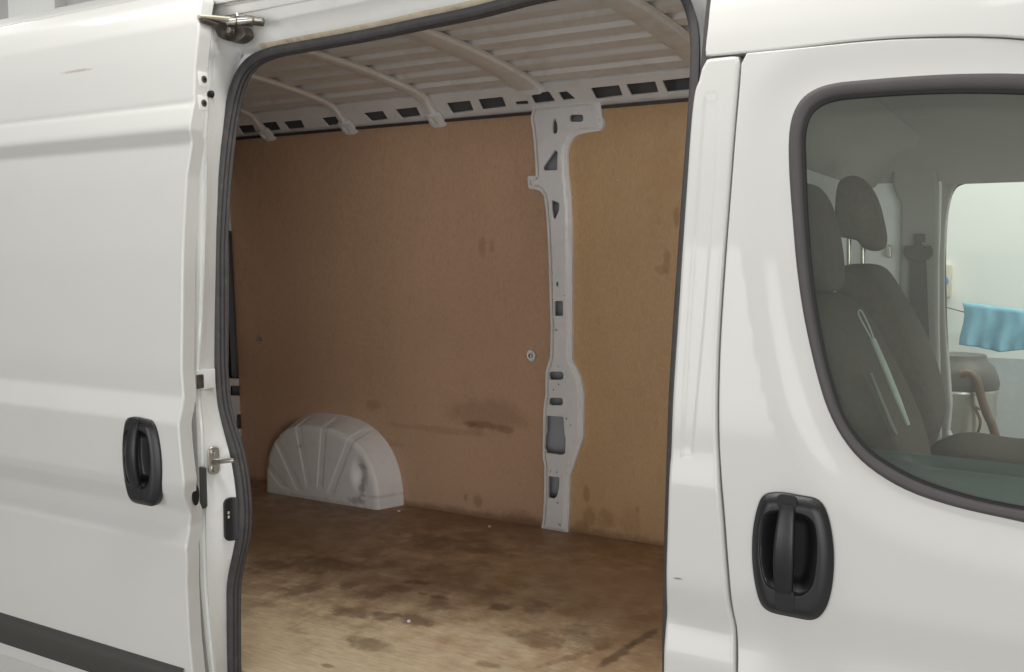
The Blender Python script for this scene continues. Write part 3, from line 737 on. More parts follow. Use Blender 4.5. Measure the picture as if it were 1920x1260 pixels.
# ---------------------------------------------------------- hold: floor, linings, pillar, rail, roof
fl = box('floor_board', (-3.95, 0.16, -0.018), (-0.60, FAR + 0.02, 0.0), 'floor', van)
DK = (0.105, 0.060, 0.038); DK2 = (0.18, 0.105, 0.06)
def fs(px, py, rx, ry, colr, amt):
    c = atZ(px, py, 0.0); return ((c.x, c.y, 0.0), (rx, ry, 10.0), colr, amt)
def fseg(p, q, w, colr, amt, soft=0.35):
    A, B = atZ(*p, 0.0), atZ(*q, 0.0); c = (A + B) / 2; d = B - A
    return ((c.x, c.y, 0.0), (d.length / 2 * 1.15, w, 10.0), colr, amt, math.atan2(d.y, d.x), soft)
FILM = (0.48, 0.285, 0.165)  # grime film; fading out toward the sill also paints the light pool
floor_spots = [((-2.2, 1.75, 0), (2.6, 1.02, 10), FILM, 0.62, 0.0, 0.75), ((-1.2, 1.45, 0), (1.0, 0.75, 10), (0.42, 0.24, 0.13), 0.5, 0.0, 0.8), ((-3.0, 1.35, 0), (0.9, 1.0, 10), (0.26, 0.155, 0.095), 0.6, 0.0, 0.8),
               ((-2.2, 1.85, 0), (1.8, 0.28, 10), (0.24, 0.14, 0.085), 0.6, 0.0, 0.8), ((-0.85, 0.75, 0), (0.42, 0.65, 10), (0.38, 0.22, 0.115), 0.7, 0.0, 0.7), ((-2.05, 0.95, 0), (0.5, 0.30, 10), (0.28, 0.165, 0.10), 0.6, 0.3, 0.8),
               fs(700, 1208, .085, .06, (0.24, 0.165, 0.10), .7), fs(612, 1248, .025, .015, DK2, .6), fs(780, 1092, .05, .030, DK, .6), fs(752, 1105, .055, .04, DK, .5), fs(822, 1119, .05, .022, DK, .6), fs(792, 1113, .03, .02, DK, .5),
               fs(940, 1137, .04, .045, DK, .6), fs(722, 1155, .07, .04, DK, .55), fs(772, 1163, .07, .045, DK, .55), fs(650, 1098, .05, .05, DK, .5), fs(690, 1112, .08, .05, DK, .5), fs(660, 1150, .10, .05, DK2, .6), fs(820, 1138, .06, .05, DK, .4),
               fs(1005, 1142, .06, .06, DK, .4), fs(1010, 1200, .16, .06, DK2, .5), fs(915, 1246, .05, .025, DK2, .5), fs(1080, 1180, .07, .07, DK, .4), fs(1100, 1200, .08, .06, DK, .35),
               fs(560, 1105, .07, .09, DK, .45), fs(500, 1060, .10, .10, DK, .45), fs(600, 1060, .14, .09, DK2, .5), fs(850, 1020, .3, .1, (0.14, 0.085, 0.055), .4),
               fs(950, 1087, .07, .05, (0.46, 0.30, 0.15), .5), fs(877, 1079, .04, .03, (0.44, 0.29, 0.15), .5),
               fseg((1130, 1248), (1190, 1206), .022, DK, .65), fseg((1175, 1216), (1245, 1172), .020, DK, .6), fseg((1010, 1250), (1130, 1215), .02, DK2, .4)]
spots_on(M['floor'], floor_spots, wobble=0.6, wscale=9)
spots_on(M['floor'], [fseg((640, 1146), (775, 1198), .0022, (0.62, 0.48, 0.30), .6), fseg((660, 1160), (765, 1190), .0016, (0.62, 0.48, 0.30), .45), fseg((905, 1156), (1140, 1234), .002, (0.60, 0.44, 0.26), .5), fseg((860, 1040), (905, 1063), .0016, (0.55, 0.40, 0.22), .4),
                      fseg((520, 1190), (600, 1150), .0016, (0.3, 0.2, 0.12), .5), fseg((1000, 1120), (1180, 1110), .0018, (0.45, 0.3, 0.17), .35), fseg((700, 1050), (1000, 1130), .0016, (0.45, 0.3, 0.17), .35)], wobble=0.15, wscale=30)

pil_l = [(993, 223), (997, 244), (1001, 288), (1003, 330), (987, 331), (989, 353), (998, 353), (1011, 357), (1018, 367), (1022, 396), (1025, 441), (1027, 480), (1029, 563), (1031, 612), (1030, 670), (1025, 684), (1021, 699), (1021, 740),
         (1017, 768), (1016, 860), (1019, 873), (1019, 903), (1018, 944), (1016, 976), (1013, 993)]
pil_r = [(1061, 1001), (1064, 946), (1065, 894), (1069, 884), (1081, 847), (1090, 819), (1091, 740), (1088, 722), (1085, 707), (1076, 688), (1069, 676), (1069, 604), (1069, 480), (1067, 416), (1065, 367), (1061, 327), (1059, 290), (1062, 273),
         (1070, 259), (1081, 251), (1103, 246), (1122, 244), (1128, 236), (1130, 227), (1125, 219), (1122, 190), (1098, 188), (998, 199)]
S_pb = lambda x, z: farY(z) - 0.030
pout = round_poly(trace(pil_l + pil_r, S_pb), 0.008, 3)
def rect_px(x0, y0, x1, y1, r): return round_poly(trace([(x0, y0), (x1, y0), (x1, y1), (x0, y1)], S_pb), r, 4)
ph = [rect_px(1067, 214, 1094, 229, .02), rect_px(1038.5, 563.6, 1056, 593, .009), rect_px(1028, 696, 1057, 713, .02), rect_px(1028, 745, 1056, 761, .02)]
ph += [round_poly(trace(q, S_pb), .008, 3) for q in ([(1040, 219), (1046, 236), (1045, 249), (1040, 252), (1035, 249), (1035, 228)], [(1040, 280), (1046, 284), (1045, 320), (1019, 320.5), (1016, 314), (1022, 305)],
       [(1033, 374), (1049, 380), (1049, 394), (1041, 412), (1036, 409), (1033, 391)], [(1022.5, 778.6), (1056.8, 780.7), (1059, 815), (1061, 821.4), (1060, 851), (1052, 854), (1023, 850), (1017.6, 843), (1019, 815), (1021.8, 811)],
       [(1026.8, 892), (1049, 894), (1049, 911), (1045, 931), (1038.6, 936), (1026.8, 934)])]
def dot(px, py, rx, rz):
    rx *= 1.35; rz *= 1.25; p = on(px, py, S_pb); return [(p.x + rx * math.cos(k * math.pi / 4), p.z + rz * math.sin(k * math.pi / 4)) for k in range(8)]
for (a, b, rx, rz) in [(1034, 512, .0045, .007), (1044.3, 533, .006, .011), (1058, 554, .003, .004), (1035, 558, .003, .003), (1042.6, 618.7, .005, .005), (1033, 686.3, .003, .006), (1045.5, 687, .003, .006), (1026, 719, .003, .003), (1046.8, 720.6, .005, .004),
                       (1037, 730.7, .005, .004), (1067.5 - 6, 785.4, .004, .006), (1069.2, 797.2, .003, .006), (1031.7, 883.6, .003, .007), (1044, 885.3, .003, .007), (1045, 943, .005, .005), (1049, 984, .006, .006), (1031, 414.3, .003, .004), (1052.4, 409, .003, .003)]:
    ph.append(dot(a, b, rx, rz))
po = np.array(pout)
def S_pillar(x, z):
    x = np.asarray(x, float); z = np.asarray(z, float); P = np.stack([x.ravel(), z.ravel()], 1); d = poly_dist(P, po)
    s = np.clip((0.018 - d) / 0.007, 0, 1)
    return S_pb(x, z) + (0.010 * s * s * (3 - 2 * s)).reshape(x.shape)
pillar = panel('body_pillar', pout, ph, S_pillar, 'inner', van, step=(0.0065, 0.008), rim=(0.003, 0.016), hole_rim=(0.002, 0.012), bstep=0.008)
# outer skin behind
panel('far_side_skin', [(-3.95, -0.1), (-0.45, -0.1), (-0.45, 1.98), (-3.95, 1.98)], [], lambda x, z: farY(z) + 0.075, 'skin_in', van, step=(0.5, 0.2), rim=(0, 0))
# plywood linings either side of the pillar, with tie-down holes
def circ(px, py, r, S=S_far, n=20):
    p = on(px, py, S); return [(p.x + r * math.cos(2 * math.pi * k / n), p.z + r * math.sin(2 * math.pi * k / n)) for k in range(n)]
xm = on(1040, 600, S_far).x; ztop = 1.83
xr0 = -3.80
def zlo(x): return 0.0
lin_a = panel('lining_board', [(xr0, 0.0), *trace([(1019, 998), (1022, 940), (1022, 875), (1018.5, 860), (1018.5, 770), (1024, 720), (1028, 686), (1033, 660), (1033, 560), (1029, 440), (1025, 385), (1015, 345), (1009, 330), (1004, 240), (1004, 200)], S_far), (xr0, ztop)], [circ(995, 667, 0.029), circ(485, 636, 0.022)], S_far, 'ply_a', van,
              step=(0.2, 0.1), rim=(0.001, 0.010), hole_rim=(0.001, 0.012))
tag(lin_a, label='reddish brown plywood lining board behind the wheel arch')
lin_b = panel('lining_board', [(-0.62, 0.0), (-0.62, ztop), *trace([(1118, 195), (1116, 240), (1070, 252), (1056, 275), (1054, 330), (1061, 420), (1063, 560), (1063, 680), (1080, 715), (1083, 820), (1060, 885), (1057, 1001)], S_far)], [], S_far, 'ply_b', van, step=(0.2, 0.1), rim=(0.001, 0.010))
tag(lin_b, label='yellowish plywood lining board forward of the pressed steel pillar')
def ws(px, py, rx, rz, colr, amt):
    c = on(px, py, S_far); return ((c.x, c.y, c.z), (rx, 10.0, rz), colr, amt)
SC = (0.22, 0.12, 0.075)
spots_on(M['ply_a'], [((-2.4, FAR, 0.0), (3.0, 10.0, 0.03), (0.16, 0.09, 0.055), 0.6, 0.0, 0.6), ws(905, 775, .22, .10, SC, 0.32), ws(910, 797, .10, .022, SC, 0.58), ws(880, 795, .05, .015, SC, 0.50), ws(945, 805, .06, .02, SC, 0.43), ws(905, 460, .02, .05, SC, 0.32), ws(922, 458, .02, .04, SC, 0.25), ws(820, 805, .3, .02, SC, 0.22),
                      ws(895, 940, .03, .035, SC, 0.43), ws(873, 933, .012, .02, SC, 0.43), ws(720, 830, .12, .03, SC, 0.22), ws(985, 985, .2, .07, (0.24, 0.13, 0.085), .5), ws(700, 760, .05, .03, SC, 0.29)], wobble=0.4, wscale=12)
SD = (0.33, 0.18, 0.085)
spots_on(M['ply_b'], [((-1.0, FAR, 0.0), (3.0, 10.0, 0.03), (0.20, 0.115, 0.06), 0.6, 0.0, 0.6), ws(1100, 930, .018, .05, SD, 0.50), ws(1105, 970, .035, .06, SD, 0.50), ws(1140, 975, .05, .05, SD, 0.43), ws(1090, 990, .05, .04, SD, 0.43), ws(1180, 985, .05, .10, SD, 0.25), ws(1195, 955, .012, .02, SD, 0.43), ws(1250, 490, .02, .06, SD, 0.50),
                      ws(1268, 410, .015, .05, SD, 0.58), ws(1240, 505, .03, .02, SD, 0.36), ws(1250, 340, .10, .22, (0.46, 0.28, 0.13), .35)], wobble=0.5, wscale=16)
# tie-down cups
for (px, py, r) in ((995, 667, 0.028), (485, 636, 0.021)):
    p = on(px, py, lambda x, z: farY(z) + 0.010)
    ring = []
    for f, h in ((1.0, 0.0), (0.92, 0.006), (0.7, 0.012), (0.45, 0.014), (0.0, 0.014)):
        ring.append([(p.x + r * f * math.cos(2 * math.pi * k / 20), p.y + h - 0.004, p.z + r * f * math.sin(2 * math.pi * k / 20)) for k in range(20)])
    cup = loft('tie_down_cup', ring, 'inner', lin_a, closed_v=True)
    disc_y('tie_down_bolt', (p.x, p.y + 0.006, p.z), 0.010, 0.016, 'steel', lin_a, 6, dome=0.4)
scr = None
for (px, py) in ((1158, 338), (1073, 371), (1073, 646), (1168, 684), (1071, 902), (1071, 967)):
    p = on(px, py, S_far)
    if scr is None:
        scr = disc_y('screw', (0, 0, 0), 0.0042, 0.003, 'steel', lin_b, 10)
        scr.matrix_basis = Matrix.Translation(p); WM[scr.name] = scr.matrix_basis.copy()
    else: copy_obj(scr, 'screw', lin_b, Matrix.Translation(p))

# cant rail with its row of punched windows
RB = Vector((0, 1.838, 1.812)); RD = Vector((0, -0.80, 0.60)); RN = Vector((0, 0.60, 0.80))
RMW = Matrix(((1, 0, 0, 0), (0, RN.y, RD.y, RB.y), (0, RN.z, RD.z, RB.z), (0, 0, 0, 1)))
def rail_uv(px, py):
    p = at_plane(px, py, RB, RN); return (p.x, (p - RB).dot(RD))
def rh(pts, r=0.006): return round_poly([rail_uv(a, b) for a, b in pts], r, 3)
rholes = []
for q in ([(447, 237), (473, 235), (480, 251), (457, 254)], [(488, 232), (516, 229), (525, 244), (498, 248)], [(532, 229), (563, 226), (570, 241), (543, 244)], [(604, 222), (638, 218), (645, 232), (617, 237)],
          [(682, 213), (716, 209), (726, 224), (698, 228)], [(742, 206), (779, 202), (787, 218), (755, 222)],
          [(839, 194), (879, 190), (886, 208), (850, 213)], [(898, 187), (940, 183), (947, 201), (907, 206)], [(966, 191), (988, 189), (991, 197), (969, 198)], [(1003, 176), (1016, 172), (1028, 173), (1039, 190), (1004, 194), (997, 181)],
          [(1047, 174), (1063, 172), (1079, 186), (1056, 189)], [(1110, 166), (1158, 161), (1165, 180), (1120, 186)], [(1176, 159), (1226, 154), (1232, 174), (1186, 179)], [(1244, 152), (1300, 146), (1305, 168), (1254, 173)]):
    cq = np.mean(q, 0); rholes.append(rh([tuple(cq + (np.array(p) - cq) * 1.14) for p in q]))
for q in ((1147, 192), (1216, 185)):
    u, v = rail_uv(*q); rholes.append([(u + .006 * math.cos(k * math.pi / 4), v + .004 * math.sin(k * math.pi / 4)) for k in range(8)])
panel('cant_rail', [(-3.95, -0.004), (-0.45, -0.004), (-0.45, 0.135), (-3.95, 0.135)], rholes, lambda u, v: 0.004 * np.clip((0.012 - v) / 0.006, 0, 1), 'inner', van, step=(0.08, 0.012), rim=(0.004, 0.012), hole_rim=(0.002, 0.006), mw=RMW, bstep=0.012)
box('rail_inner', (-3.95, 1.87, 1.80), (-0.45, 1.90, 1.95), 'cavity', van)  # dark backing, its colour stands in for shade behind the punched windows
box('rail_shadow_strip', (-3.80, 1.832, 1.796), (-0.62, 1.852, 1.808), 'rubber', van, 0.003)  # dark strip standing in for the shadow gap under the rail
# roof sheet with pressed swages along the van
def zroof(y): return 1.955 - 0.062 * ((y - 0.95) / 0.8) ** 2
def swage(y):
    t = (y / 0.145) % 1.0; s = min(1, max(0, (abs(t - 0.5) - 0.25) / 0.035)); return 0.017 * s * s * (3 - 2 * s)
ys = np.arange(0.14, 1.755, 0.007)
rows = [[(x, y, zroof(y) + swage(y)) for y in ys] for x in (-3.95, -3.0, -2.0, -1.2, -0.45)]
roof = loft('roof_sheet', rows, 'roofin', van, angle=60)
rows = [[(x, y, 1.975 + 0.05 * (1 - ((y - 0.95) / 0.85) ** 2) - 0.03 * max(0, (abs(y - 0.95) - 0.78) / 0.1)) for y in np.linspace(0.22, 1.95, 24)] for x in (-3.95, -0.4)]
rows = [[(r[0][0], 0.11, 1.86), (r[0][0], 0.125, 1.91), (r[0][0], 0.16, 1.938)] + r for r in rows]
loft('roof_skin', rows, 'paint', van, flip=True)
# cross ribs
def rib(x, w0, foot=True, depth=0.015):
    path = [(y, zroof(y)) for y in np.linspace(0.16, 1.62, 24)] + [(1.68, zroof(1.68) - 0.002), (1.725, zroof(1.725) - 0.008), (1.765, 1.861), (1.80, 1.833), (1.832, 1.806)]
    if not foot: path = path[:-3] + [(1.745, 1.868)]
    rows = []
    for i, (y, z) in enumerate(path):
        a = path[max(i - 1, 0)]; b = path[min(i + 1, len(path) - 1)]; ty, tz = b[0] - a[0], b[1] - a[1]; l = math.hypot(ty, tz); ny, nz = tz / l, -ty / l
        if nz > 0: ny, nz = -ny, -nz
        row = []; w = w0 * (1 - 0.35 * min(1, max(0, (y - 1.66) / 0.1)) * (1 if foot else 0))
        for (dx, h) in ((-w / 2, 0.0012), (-w / 2, 0.003), (-w / 2 + 0.016, 0.003), (-w / 2 + 0.021, depth * .9), (-w / 2 + 0.025, depth), (w / 2 - 0.025, depth), (w / 2 - 0.021, depth * .9), (w / 2 - 0.016, 0.003), (w / 2, 0.003), (w / 2, 0.0012)):
            row.append((x + dx, y + ny * h, z + nz * h))
        rows.append(row)
    return loft('roof_rib', rows, 'roofin', van, angle=28)
RIBS = [(-2.98, 0.085, True), (-2.475, 0.095, True), (-1.945, 0.14, False), (-1.185, 0.12, False), (-3.5, 0.085, True)]
for x, w, ft in RIBS:
    r_ = rib(x, w, ft)
    if ft:
        mwf = Matrix(((1, 0, 0, x), (0, RN.y, RD.y, 1.828), (0, RN.z, RD.z, 1.792), (0, 0, 0, 1)))
        pts = round_poly([(-0.036, -0.020), (0.040, -0.020), (0.034, 0.05), (-0.030, 0.05)], 0.006)
        panel('rib_foot', pts, [round_poly([(-0.010, -0.004), (0.016, -0.004), (0.006, 0.034), (-0.020, 0.034)], 0.008)], lambda u, v: -0.006 * np.clip(1 - (np.abs(u) / 0.032) ** 6, 0, 1), 'inner', r_, step=(0.008, 0.01), rim=(0.003, 0.014), mw=mwf)
# rear pillar and rear door seen past the seal
XR = -3.80
def rp(px, py): p = atX(px, py, XR); return (p.y, p.z)
RPM = Matrix(((0, -1, 0, XR), (1, 0, 0, 0), (0, 0, 1, 0), (0, 0, 0, 1)))
edge = catmull([rp(*q) for q in ((430, 340), (434, 372), (447, 440), (456, 520), (462, 600), (467, 700), (469, 760), (470, 830), (471, 925))], 4)
outl = edge + [(edge[-1][0] - 0.3, edge[-1][1]), (edge[-1][0] - 0.3, edge[0][1])]
rhl = [round_poly([rp(*q) for q in pts], .012, 3) for pts in ([(428, 430), (446, 437), (452, 500), (458, 580), (462, 640), (463, 700), (459, 711), (428, 711)], [(432, 722), (463, 722), (463, 743), (432, 743)], [(443, 776), (463, 775), (464, 803), (444, 806)], [(452, 816), (466, 818), (466, 846), (454, 846)])]
panel('rear_pillar', outl, rhl, lambda x, z: 0 * x, 'inner', van, step=(0.05, 0.05), rim=(0.004, 0.02), mw=RPM)
box('rear_door', (-3.97, 0.05, -0.05), (-3.93, 1.98, 2.0), 'dark', van)
box('rear_side_panel', (-3.95, 0.135, -0.05), (-2.075, 0.16, 1.93), 'inner', van)
box('side_sill', (-4.0, 0.10, -0.30), (-0.5, 0.158, -0.03), 'paint', van, 0.01)
box('hold_underside', (-3.95, 0.02, -0.10), (-0.45, 2.0, -0.04), 'dark', van)
box('far_front_pillar', (-0.62, 1.90, -0.1), (-0.44, 1.98, 2.0), 'inner', van)

# wheel arch
ca = atZ(500, 922, 0.0); cb = atZ(694, 955, 0.0); cc = atZ(760, 945, 0.0)
AX = (ca.x + cb.x) / 2; HW = (cb.x - ca.x) / 2 + 0.035; PROT = FAR - (ca.y + cb.y) / 2
def arch():
    rows = []; NT, NP = 380, 80
    flutes = [math.radians(d) for d in (157, 139, 121, 102, 83, 64)]
    for i in range(NT + 1):
        th = math.pi * i / NT; row = []
        for j in range(NP + 1):
            t = j / NP
            if t < 0.42:
                k = t / 0.42; f = 1.0 - 0.10 * k; yy = -PROT * 0.84 * k
            elif t < 0.60:
                k = (t - 0.42) / 0.18; an = k * math.pi / 2; f = 0.90 - 0.09 * (1 - math.cos(an)) ; yy = -PROT * (0.84 + 0.16 * math.sin(an))
            else:
                k = (t - 0.60) / 0.40; f = 0.81 * (1 - k); yy = -PROT * (1 + 0.02 * math.sin(k * math.pi / 2))
            c, s = math.cos(th), math.sin(th)
            ex = 0.78
            X = (HW + 0.055 * (1 if c > 0 else 0.2) * 1) * math.copysign(abs(c) ** ex, c) * f; Z = 0.415 * abs(s) ** 0.80 * (f if True else 1)
            # pressed flutes: shallow channels radiating over the shoulder
            dep = 0.0
            for fa in flutes:
                w = 0.016; th2 = math.atan2(Z + 0.14, X); R2 = math.hypot(X, Z + 0.14); dist = abs(th2 - fa) * R2; a_ = min(1, max(0, (w + 0.0035 - dist) / 0.0035))
                lim = min(1, max(0, (R2 - 0.20) / 0.012)) * min(1, max(0, (0.985 - f) / 0.03)) * min(1, max(0, (Z - 0.03) / 0.012)); dep = max(dep, a_ * lim)
            n_y = 0.0 if t < 0.42 else min(1, (t - 0.42) / 0.18)
            yy += 0.0042 * dep * n_y; X -= 0.0042 * dep * (1 - n_y) * c; Z -= 0.0042 * dep * (1 - n_y) * s
            # knock at the front lower corner
            dk = math.hypot(X - HW * 0.74, (Z - 0.16) * 0.55); ad = max(0, 1 - dk / 0.055)
            if t > 0.36: yy += 0.030 * ad * ad * (3 - 2 * ad); X -= 0.012 * ad
            row.append((AX + X, FAR + yy - 0.03 * Z, Z))
        rows.append(row)
    return loft('wheel_arch', rows, 'arch', van, angle=70, flip=True)
M['arch'] = mat('wheel_arch_paint', (0.88, 0.88, 0.89), 0.45, noise=0.04, nscale=12, dirt=(0.5, 0.46, 0.42), dirt_amt=0.25, dscale=16)
SA = (0.10, 0.075, 0.06)
xk = AX + HW * 0.76
spots_on(M['arch'], [((xk, FAR - PROT, 0.10), (0.022, 0.12, 0.07), SA, .4), ((xk - .03, FAR - PROT, 0.03), (0.06, 0.1, 0.02), SA, .4), ((xk + 0.0, FAR - PROT, 0.20), (0.03, 0.08, 0.018), SA, .4), ((AX, FAR - PROT, 0.0), (0.4, 0.1, 0.02), SA, .2), ((AX - .1, FAR - PROT, 0.26), (0.02, .1, .012), SA, .3), ((xk + .10, FAR - .1, 0.06), (0.1, .2, .008), SA, .2), ((AX + .12, FAR, 0.43), (0.03, .1, .02), SA, .4)], wobble=0.6, wscale=30)
arch()
# ---------------------------------------------------------- cab interior
box('bulkhead', (-0.655, 0.10, -0.3), (-0.625, 1.90, 1.56), 'inner', van, 0.01)
S_fd = lambda x, z: 1.83 + 0 * x
fw = trace([(1783, 835), (1776, 760), (1770, 680), (1765, 600), (1763, 520), (1764, 440), (1769, 385), (1779, 353), (1796, 338), (1830, 333), (1920, 330), (2150, 332), (2230, 420), (2240, 800), (2200, 900), (1920, 880)], S_fd)
fwc = catmull(fw, 3, True)
xl = atY(1748, 500, 1.83).x
fdoor = panel('far_cab_door', [(xl, -0.3), (0.9, -0.3), (0.9, 1.60), (xl - 0.01, 1.60)], [fwc], lambda x, z: 1.83 + 0.02 * z, 'cabtrim', van, step=(0.08, 0.08), rim=(0.008, 0.05), hole_rim=(0.010, 0.06))
loft('window_rubber', [[(a, 1.855 + 0.02 * b + o, b) for a, b, o in ((p[0] + 0.0 * 1, p[1], 0.0), (p[0] + (q_[0]) * 0.012, p[1] + q_[1] * 0.012, 0.0), (p[0] + q_[0] * 0.013, p[1] + q_[1] * 0.013, 0.02))]
     for p, q_ in ((p, (lambda d: (d[0] / max(1e-6, math.hypot(*d)), d[1] / max(1e-6, math.hypot(*d))))((np.mean([a[0] for a in fwc]) - p[0], np.mean([a[1] for a in fwc]) - p[1]))) for p in fwc)], 'winrub', fdoor, closed_u=True, angle=50)
box('headliner', (-0.66, 0.12, 1.56), (0.9, 1.95, 1.60), 'head', van, 0.01)
rows = []
for x in (-0.66, 0.9):
    rows.append([(x, 0.5, 1.558), (x, 1.40, 1.557), (x, 1.60, 1.548), (x, 1.72, 1.525), (x, 1.80, 1.485), (x, 1.84, 1.44)])
loft('headliner_edge', rows, 'head', van, angle=80, flip=True)
rows = []
for y in (0.12, 1.83):
    rows.append([(-0.40, y, 1.556), (-0.50, y, 1.54), (-0.56, y, 1.50), (-0.60, y, 1.44), (-0.624, y, 1.43)])
loft('headliner_rear', rows, 'head', van, angle=80)
# far B-pillar trim with belt
tp = trace([(1678, 190), (1741, 170), (1746, 300), (1752, 350), (1752, 600), (1757, 830), (1690, 830), (1692, 600), (1695, 380), (1680, 350)], lambda x, z: 1.79 + 0 * x)
trimp = panel('pillar_trim', round_poly(tp, 0.02), [], lambda x, z: 1.79 + 0 * x, 'cabtrim', van, step=(0.05, 0.05), rim=(0.012, 0.03))
bp_ = trace([(1708, 480), (1736, 480), (1742, 640), (1748, 840), (1708, 840), (1706, 640)], lambda x, z: 1.775 + 0 * x)
panel('seat_belt', bp_, [], lambda x, z: 1.772 + 0 * x, 'belt', trimp, step=(0.02, 0.05), rim=(0.001, 0.003))
gp = trace([(1700, 463), (1712, 466), (1722, 456), (1732, 466), (1744, 463), (1747, 474), (1740, 484), (1722, 488), (1705, 484), (1697, 474)], lambda x, z: 1.76 + 0 * x)
panel('belt_guide', catmull(gp, 3, True), [], lambda x, z: 1.757 + 0 * x, 'belt', trimp, step=(0.01, 0.01), rim=(0.004, 0.012))
gq = trace([(1717, 440), (1732, 440), (1732, 453), (1717, 453)], lambda x, z: 1.765 + 0 * x)
panel('belt_slider', gq, [], lambda x, z: 1.765 + 0 * x, 'belt', trimp, step=(0.02, 0.02), rim=(0.003, 0.02))
gk = trace([(1661, 460), (1668, 460), (1669, 482), (1662, 482)], lambda x, z: 1.80 + 0 * x)
panel('wall_clip', round_poly(gk, 0.006), [], lambda x, z: 1.80 + 0 * x, 'steel', trimp, step=(0.02, 0.02), rim=(0.003, 0.015))
box('cab_side_wall', (-0.66, 1.83, -0.3), (xl + 0.02, 1.86, 1.6), 'inner', van)
# seats: side profiles traced where each seat stands
def tr_y(pts, y): return [(lambda p: (p.x, p.z))(atY(a, b, y)) for a, b in pts]
def seat(yc, w, back, head, posts, cushion, hw=None):
    s = empty('seat', (-0.3, yc, 0.2), van)
    puff('backrest', catmull(tr_y(back, yc), 4, True), yc - w / 2, yc + w / 2, 'seat', s)
    puff('headrest', catmull(tr_y(head, yc), 4, True), yc - (hw or .26) / 2, yc + (hw or .26) / 2, 'seat', s, n=4)
    for (a, b, c, d), dy in posts:
        tube('headrest_post', [atY(a, b, yc + dy), atY(c, d, yc + dy)], 0.007, 'steel', s, 10)
    if cushion: puff('cushion', catmull(cushion, 4, True), yc - w / 2, yc + w / 2, 'seat', s)
    return s
seat(1.10, 0.40, [(1582, 508), (1605, 495), (1642, 498), (1665, 522), (1700, 582), (1735, 652), (1758, 722), (1766, 775), (1755, 820), (1735, 850), (1690, 850), (1655, 760), (1615, 640), (1588, 560)],
     [(1574, 348), (1588, 333), (1608, 331), (1628, 345), (1645, 375), (1656, 415), (1661, 446), (1657, 465), (1640, 471), (1622, 465), (1610, 452), (1592, 447), (1574, 440), (1569, 400)],
     [((1592, 440, 1592, 505), 0.0), ((1618, 455, 1618, 505), 0.0)], [(-0.34, 0.62), (-0.25, 0.69), (-0.10, 0.685), (0.06, 0.70), (0.13, 0.67), (0.13, 0.55), (-0.3, 0.5)], hw=0.13)
seat(0.44, 0.44, [(1500, 560), (1535, 548), (1572, 560), (1610, 600), (1655, 680), (1695, 760), (1725, 840), (1735, 950), (1640, 980), (1570, 800), (1520, 660)],
     [(1500, 350), (1514, 344), (1532, 351), (1550, 378), (1563, 420), (1572, 470), (1576, 515), (1570, 543), (1540, 548), (1500, 545), (1478, 520), (1474, 430), (1482, 375)], [((1530, 540, 1530, 570), 0.0)],
     [(-0.45, 0.52), (-0.3, 0.60), (-0.05, 0.60), (0.1, 0.62), (0.15, 0.58), (0.15, 0.4), (-0.4, 0.4)], hw=0.2)
def streak(pts, y, r, label):  # streaks behind the cab window, modelled as thin tubes
    q = [atY(a, b, y) for a, b in pts]
    o = tube('streak', q, r, 'streakpale', None, 10); tag(o, label, 'streak', None); return o
M['streakpale'] = mat('pale_streak', (0.50, 0.56, 0.54), 0.35, noise=0.2, nscale=30)
M['streakdim'] = mat('dull_streak', (0.20, 0.22, 0.21), 0.45, noise=0.2, nscale=30)
lr = streak([(1636, 634), (1637.5, 638), (1660, 690), (1684, 750), (1703, 797)], 0.20, [0.004, 0.0055, 0.006, 0.006, 0.004], 'long pale rod across the dark seat behind the cab window')
tube('loop', [Vector(p) for p in catmull([tuple(atY(a, b, 0.20)) for a, b in ((1635, 637), (1622, 613), (1610, 590), (1611, 582), (1616, 584), (1628, 608), (1638, 634))], 4)], 0.0017, 'streakpale', lr, 8)
o = streak([(1632, 700), (1650, 745), (1668, 790), (1680, 815)], 0.24, [0.003, 0.004, 0.0045, 0.004], 'short dull rod left of the long pale rod in the cab')
o.data.materials[0] = M['streakdim']
box('cab_floor', (-0.62, 0.05, -0.35), (0.9, 1.9, -0.30), 'dark', van)

# ================================================================== things beyond the van, seen through the cab
TY = 3.45
def wl(px, py, y=TY): return atY(px, py, y)
p0 = wl(1700, 552); p1 = wl(2060, 598)
line_pts = [p0 + (p1 - p0) * t + Vector((0, 0, -0.06 * math.sin(math.pi * t))) for t in np.linspace(0, 1, 24)]
o = tube('clothes_line', line_pts, 0.003, 'belt', None, 6); tag(o, 'thin sagging line strung in front of the white wall', 'line')
a = wl(1805, 566); b = wl(1955, 585); Lw = b.x - a.x; hgt = wl(1805, 566).z - wl(1805, 645).z
rows = []
for i in range(40):
    u = i / 39; row = []
    for j in range(26):
        v = j / 25; x = a.x + Lw * u + 0.01 * math.sin(v * 5); z = a.z + (b.z - a.z) * u - hgt * v * (1 + 0.04 * math.sin(u * 5 + 0.6)) + 0.008 * math.sin(u * 9) * v
        y = TY - 0.012 + (0.018 * math.sin(u * 15 + v * 2.4) * v + 0.012 * math.sin(u * 31 + 1) * v)
        if v < 0.06: y += 0.010 * (1 - v / 0.06)
        row.append((x, y, z))
    for j in range(20):
        v = 1 - j / 19; z = a.z + (b.z - a.z) * u - hgt * 0.42 * v; row.append((a.x + Lw * u, TY + 0.014 + 0.006 * math.sin(u * 12) * v, z)) if False else None
    rows.append(row)
tw = loft('towel', rows, 'towel', None, angle=80)
sm = tw.modifiers.new('thick', 'SOLIDIFY'); sm.thickness = 0.006
tag(tw, 'light blue towel hanging on the line against the white wall', 'towel')
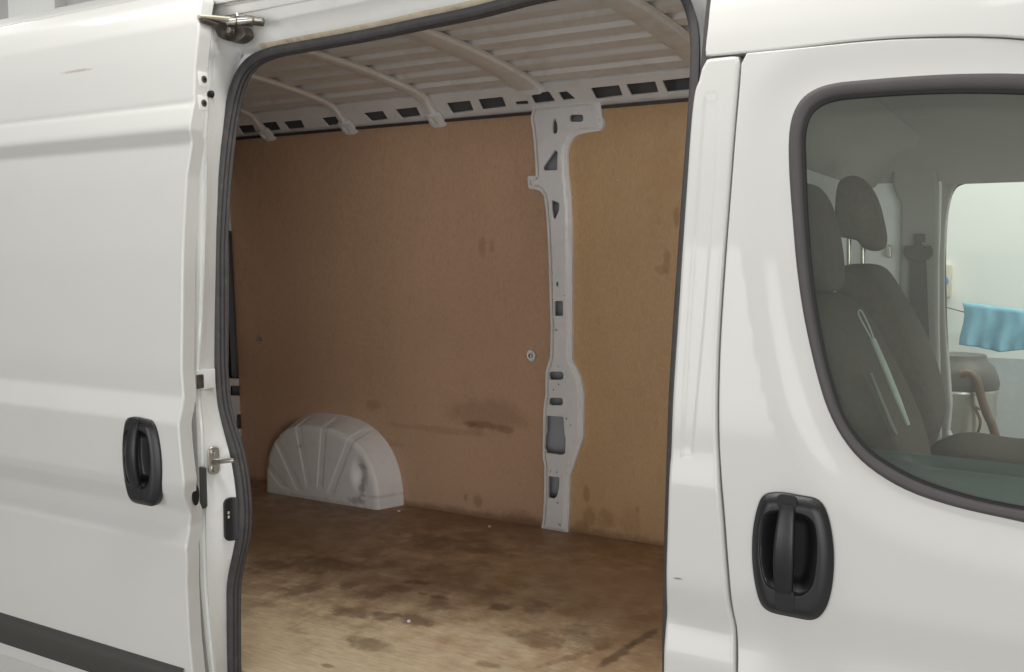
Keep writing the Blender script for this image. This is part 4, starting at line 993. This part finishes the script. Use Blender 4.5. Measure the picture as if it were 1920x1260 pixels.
# wall box with blue disc
p0 = atY(1750, 496, WALL_Y - 0.06); p1 = atY(1782, 558, WALL_Y - 0.06)
wb = empty('thermostat', ((p0.x + p1.x) / 2, WALL_Y, p1.z)); tag(wb, 'small cream wall box with a blue disc left of the towel', 'thermostat')
box('case', (p0.x, WALL_Y - 0.055, p1.z), (p1.x, WALL_Y - 0.001, p0.z), 'cream', wb, 0.008)
M['bluedisc'] = mat('blue_dial', (0.10, 0.30, 0.62), 0.5)
c = atY(1768, 527, WALL_Y - 0.056); disc_y('dial', (c.x, WALL_Y - 0.055, c.z), 0.028, 0.006, 'bluedisc', wb, 24)
q0 = atY(1760, 500, WALL_Y - 0.056); q1 = atY(1773, 513, WALL_Y - 0.056)
box('display', (q0.x, WALL_Y - 0.058, q1.z), (q1.x, WALL_Y - 0.054, q0.z), 'cabtrim', wb, 0.001)
# drum vacuum with hose
c = atY(1792, 760, 3.05)
dz = lambda py: atY(1800, py, 3.05).z
vac = empty('drum_vacuum', (c.x, 3.05, GROUND)); tag(vac, 'metal drum vacuum with dark lid and brown hose beside grey wall', 'vacuum')
def lathe(name, prof, m, parent, cx, cy, n=32):
    return loft(name, [[(cx + r * math.cos(2 * math.pi * k / n), cy + r * math.sin(2 * math.pi * k / n), z) for k in range(n)] for r, z in prof], m, parent, closed_v=True, angle=40)
rd = 0.17
lathe('drum', [(0, GROUND + .06), (rd * .95, GROUND + .06), (rd, GROUND + .09), (rd, dz(735)), (rd * 1.02, dz(732)), (rd * 1.02, dz(728)), (rd, dz(724))], 'steel', vac, c.x, 3.05)
lathe('lid', [(rd * 1.03, dz(726)), (rd * 1.06, dz(715)), (rd * 1.0, dz(700)), (rd * .92, dz(685)), (rd * .75, dz(676)), (rd * .70, dz(664)), (0, dz(661))], 'cabdark', vac, c.x, 3.05) if False else None
M['lid'] = mat('dark_grey_plastic', (0.10, 0.095, 0.09), 0.5, noise=0.1, nscale=20)
lathe('lid', [(rd * 1.03, dz(726)), (rd * 1.06, dz(715)), (rd * 1.0, dz(700)), (rd * .92, dz(685)), (rd * .75, dz(676)), (rd * .70, dz(664)), (0, dz(661))], 'lid', vac, c.x, 3.05)
hp_ = [atY(a, b, 2.86) for a, b in ((1800, 702), (1818, 700), (1832, 716), (1840, 745), (1850, 775), (1861, 800), (1868, 830), (1866, 870))]
tube('hose', [Vector(p) for p in catmull([tuple(p) for p in hp_], 6)], 0.018, 'hose', vac, 12)
tube('cord', [Vector(p) for p in catmull([tuple(atY(a, b, 2.84)) for a, b in ((1838, 768), (1828, 764), (1838, 790), (1832, 815), (1820, 835))], 5)], 0.006, 'hose', vac, 8)

# small flakes lying on the hold floor
def flake(px, py, r, label):
    p = atZ(px, py, 0.0); bm = bmesh.new()
    top = [bm.verts.new((p.x + r * math.cos(a) * random.uniform(.6, 1.3), p.y + r * math.sin(a) * random.uniform(.6, 1.3), 0.0045 + random.uniform(0, .002))) for a in [k * math.pi / 3.5 for k in range(7)]]
    f = bm.faces.new(top); e = bmesh.ops.extrude_face_region(bm, geom=[f])
    for v in [g for g in e['geom'] if isinstance(g, bmesh.types.BMVert)]: v.co.z = 0.0005
    bmesh.ops.recalc_face_normals(bm, faces=bm.faces[:])
    o = bm_obj('flake', bm, 'wall', None); return tag(o, label, 'flake', 'white flakes on the hold floor')
flake(748, 959, 0.008, 'tiny white flake on the floor at the front foot of the wheel arch')
flake(918, 988, 0.009, 'tiny white flake on the floor against the lining between arch and pillar')
flake(766, 1166, 0.006, 'tiny white flake on a dark stain near the door sill')
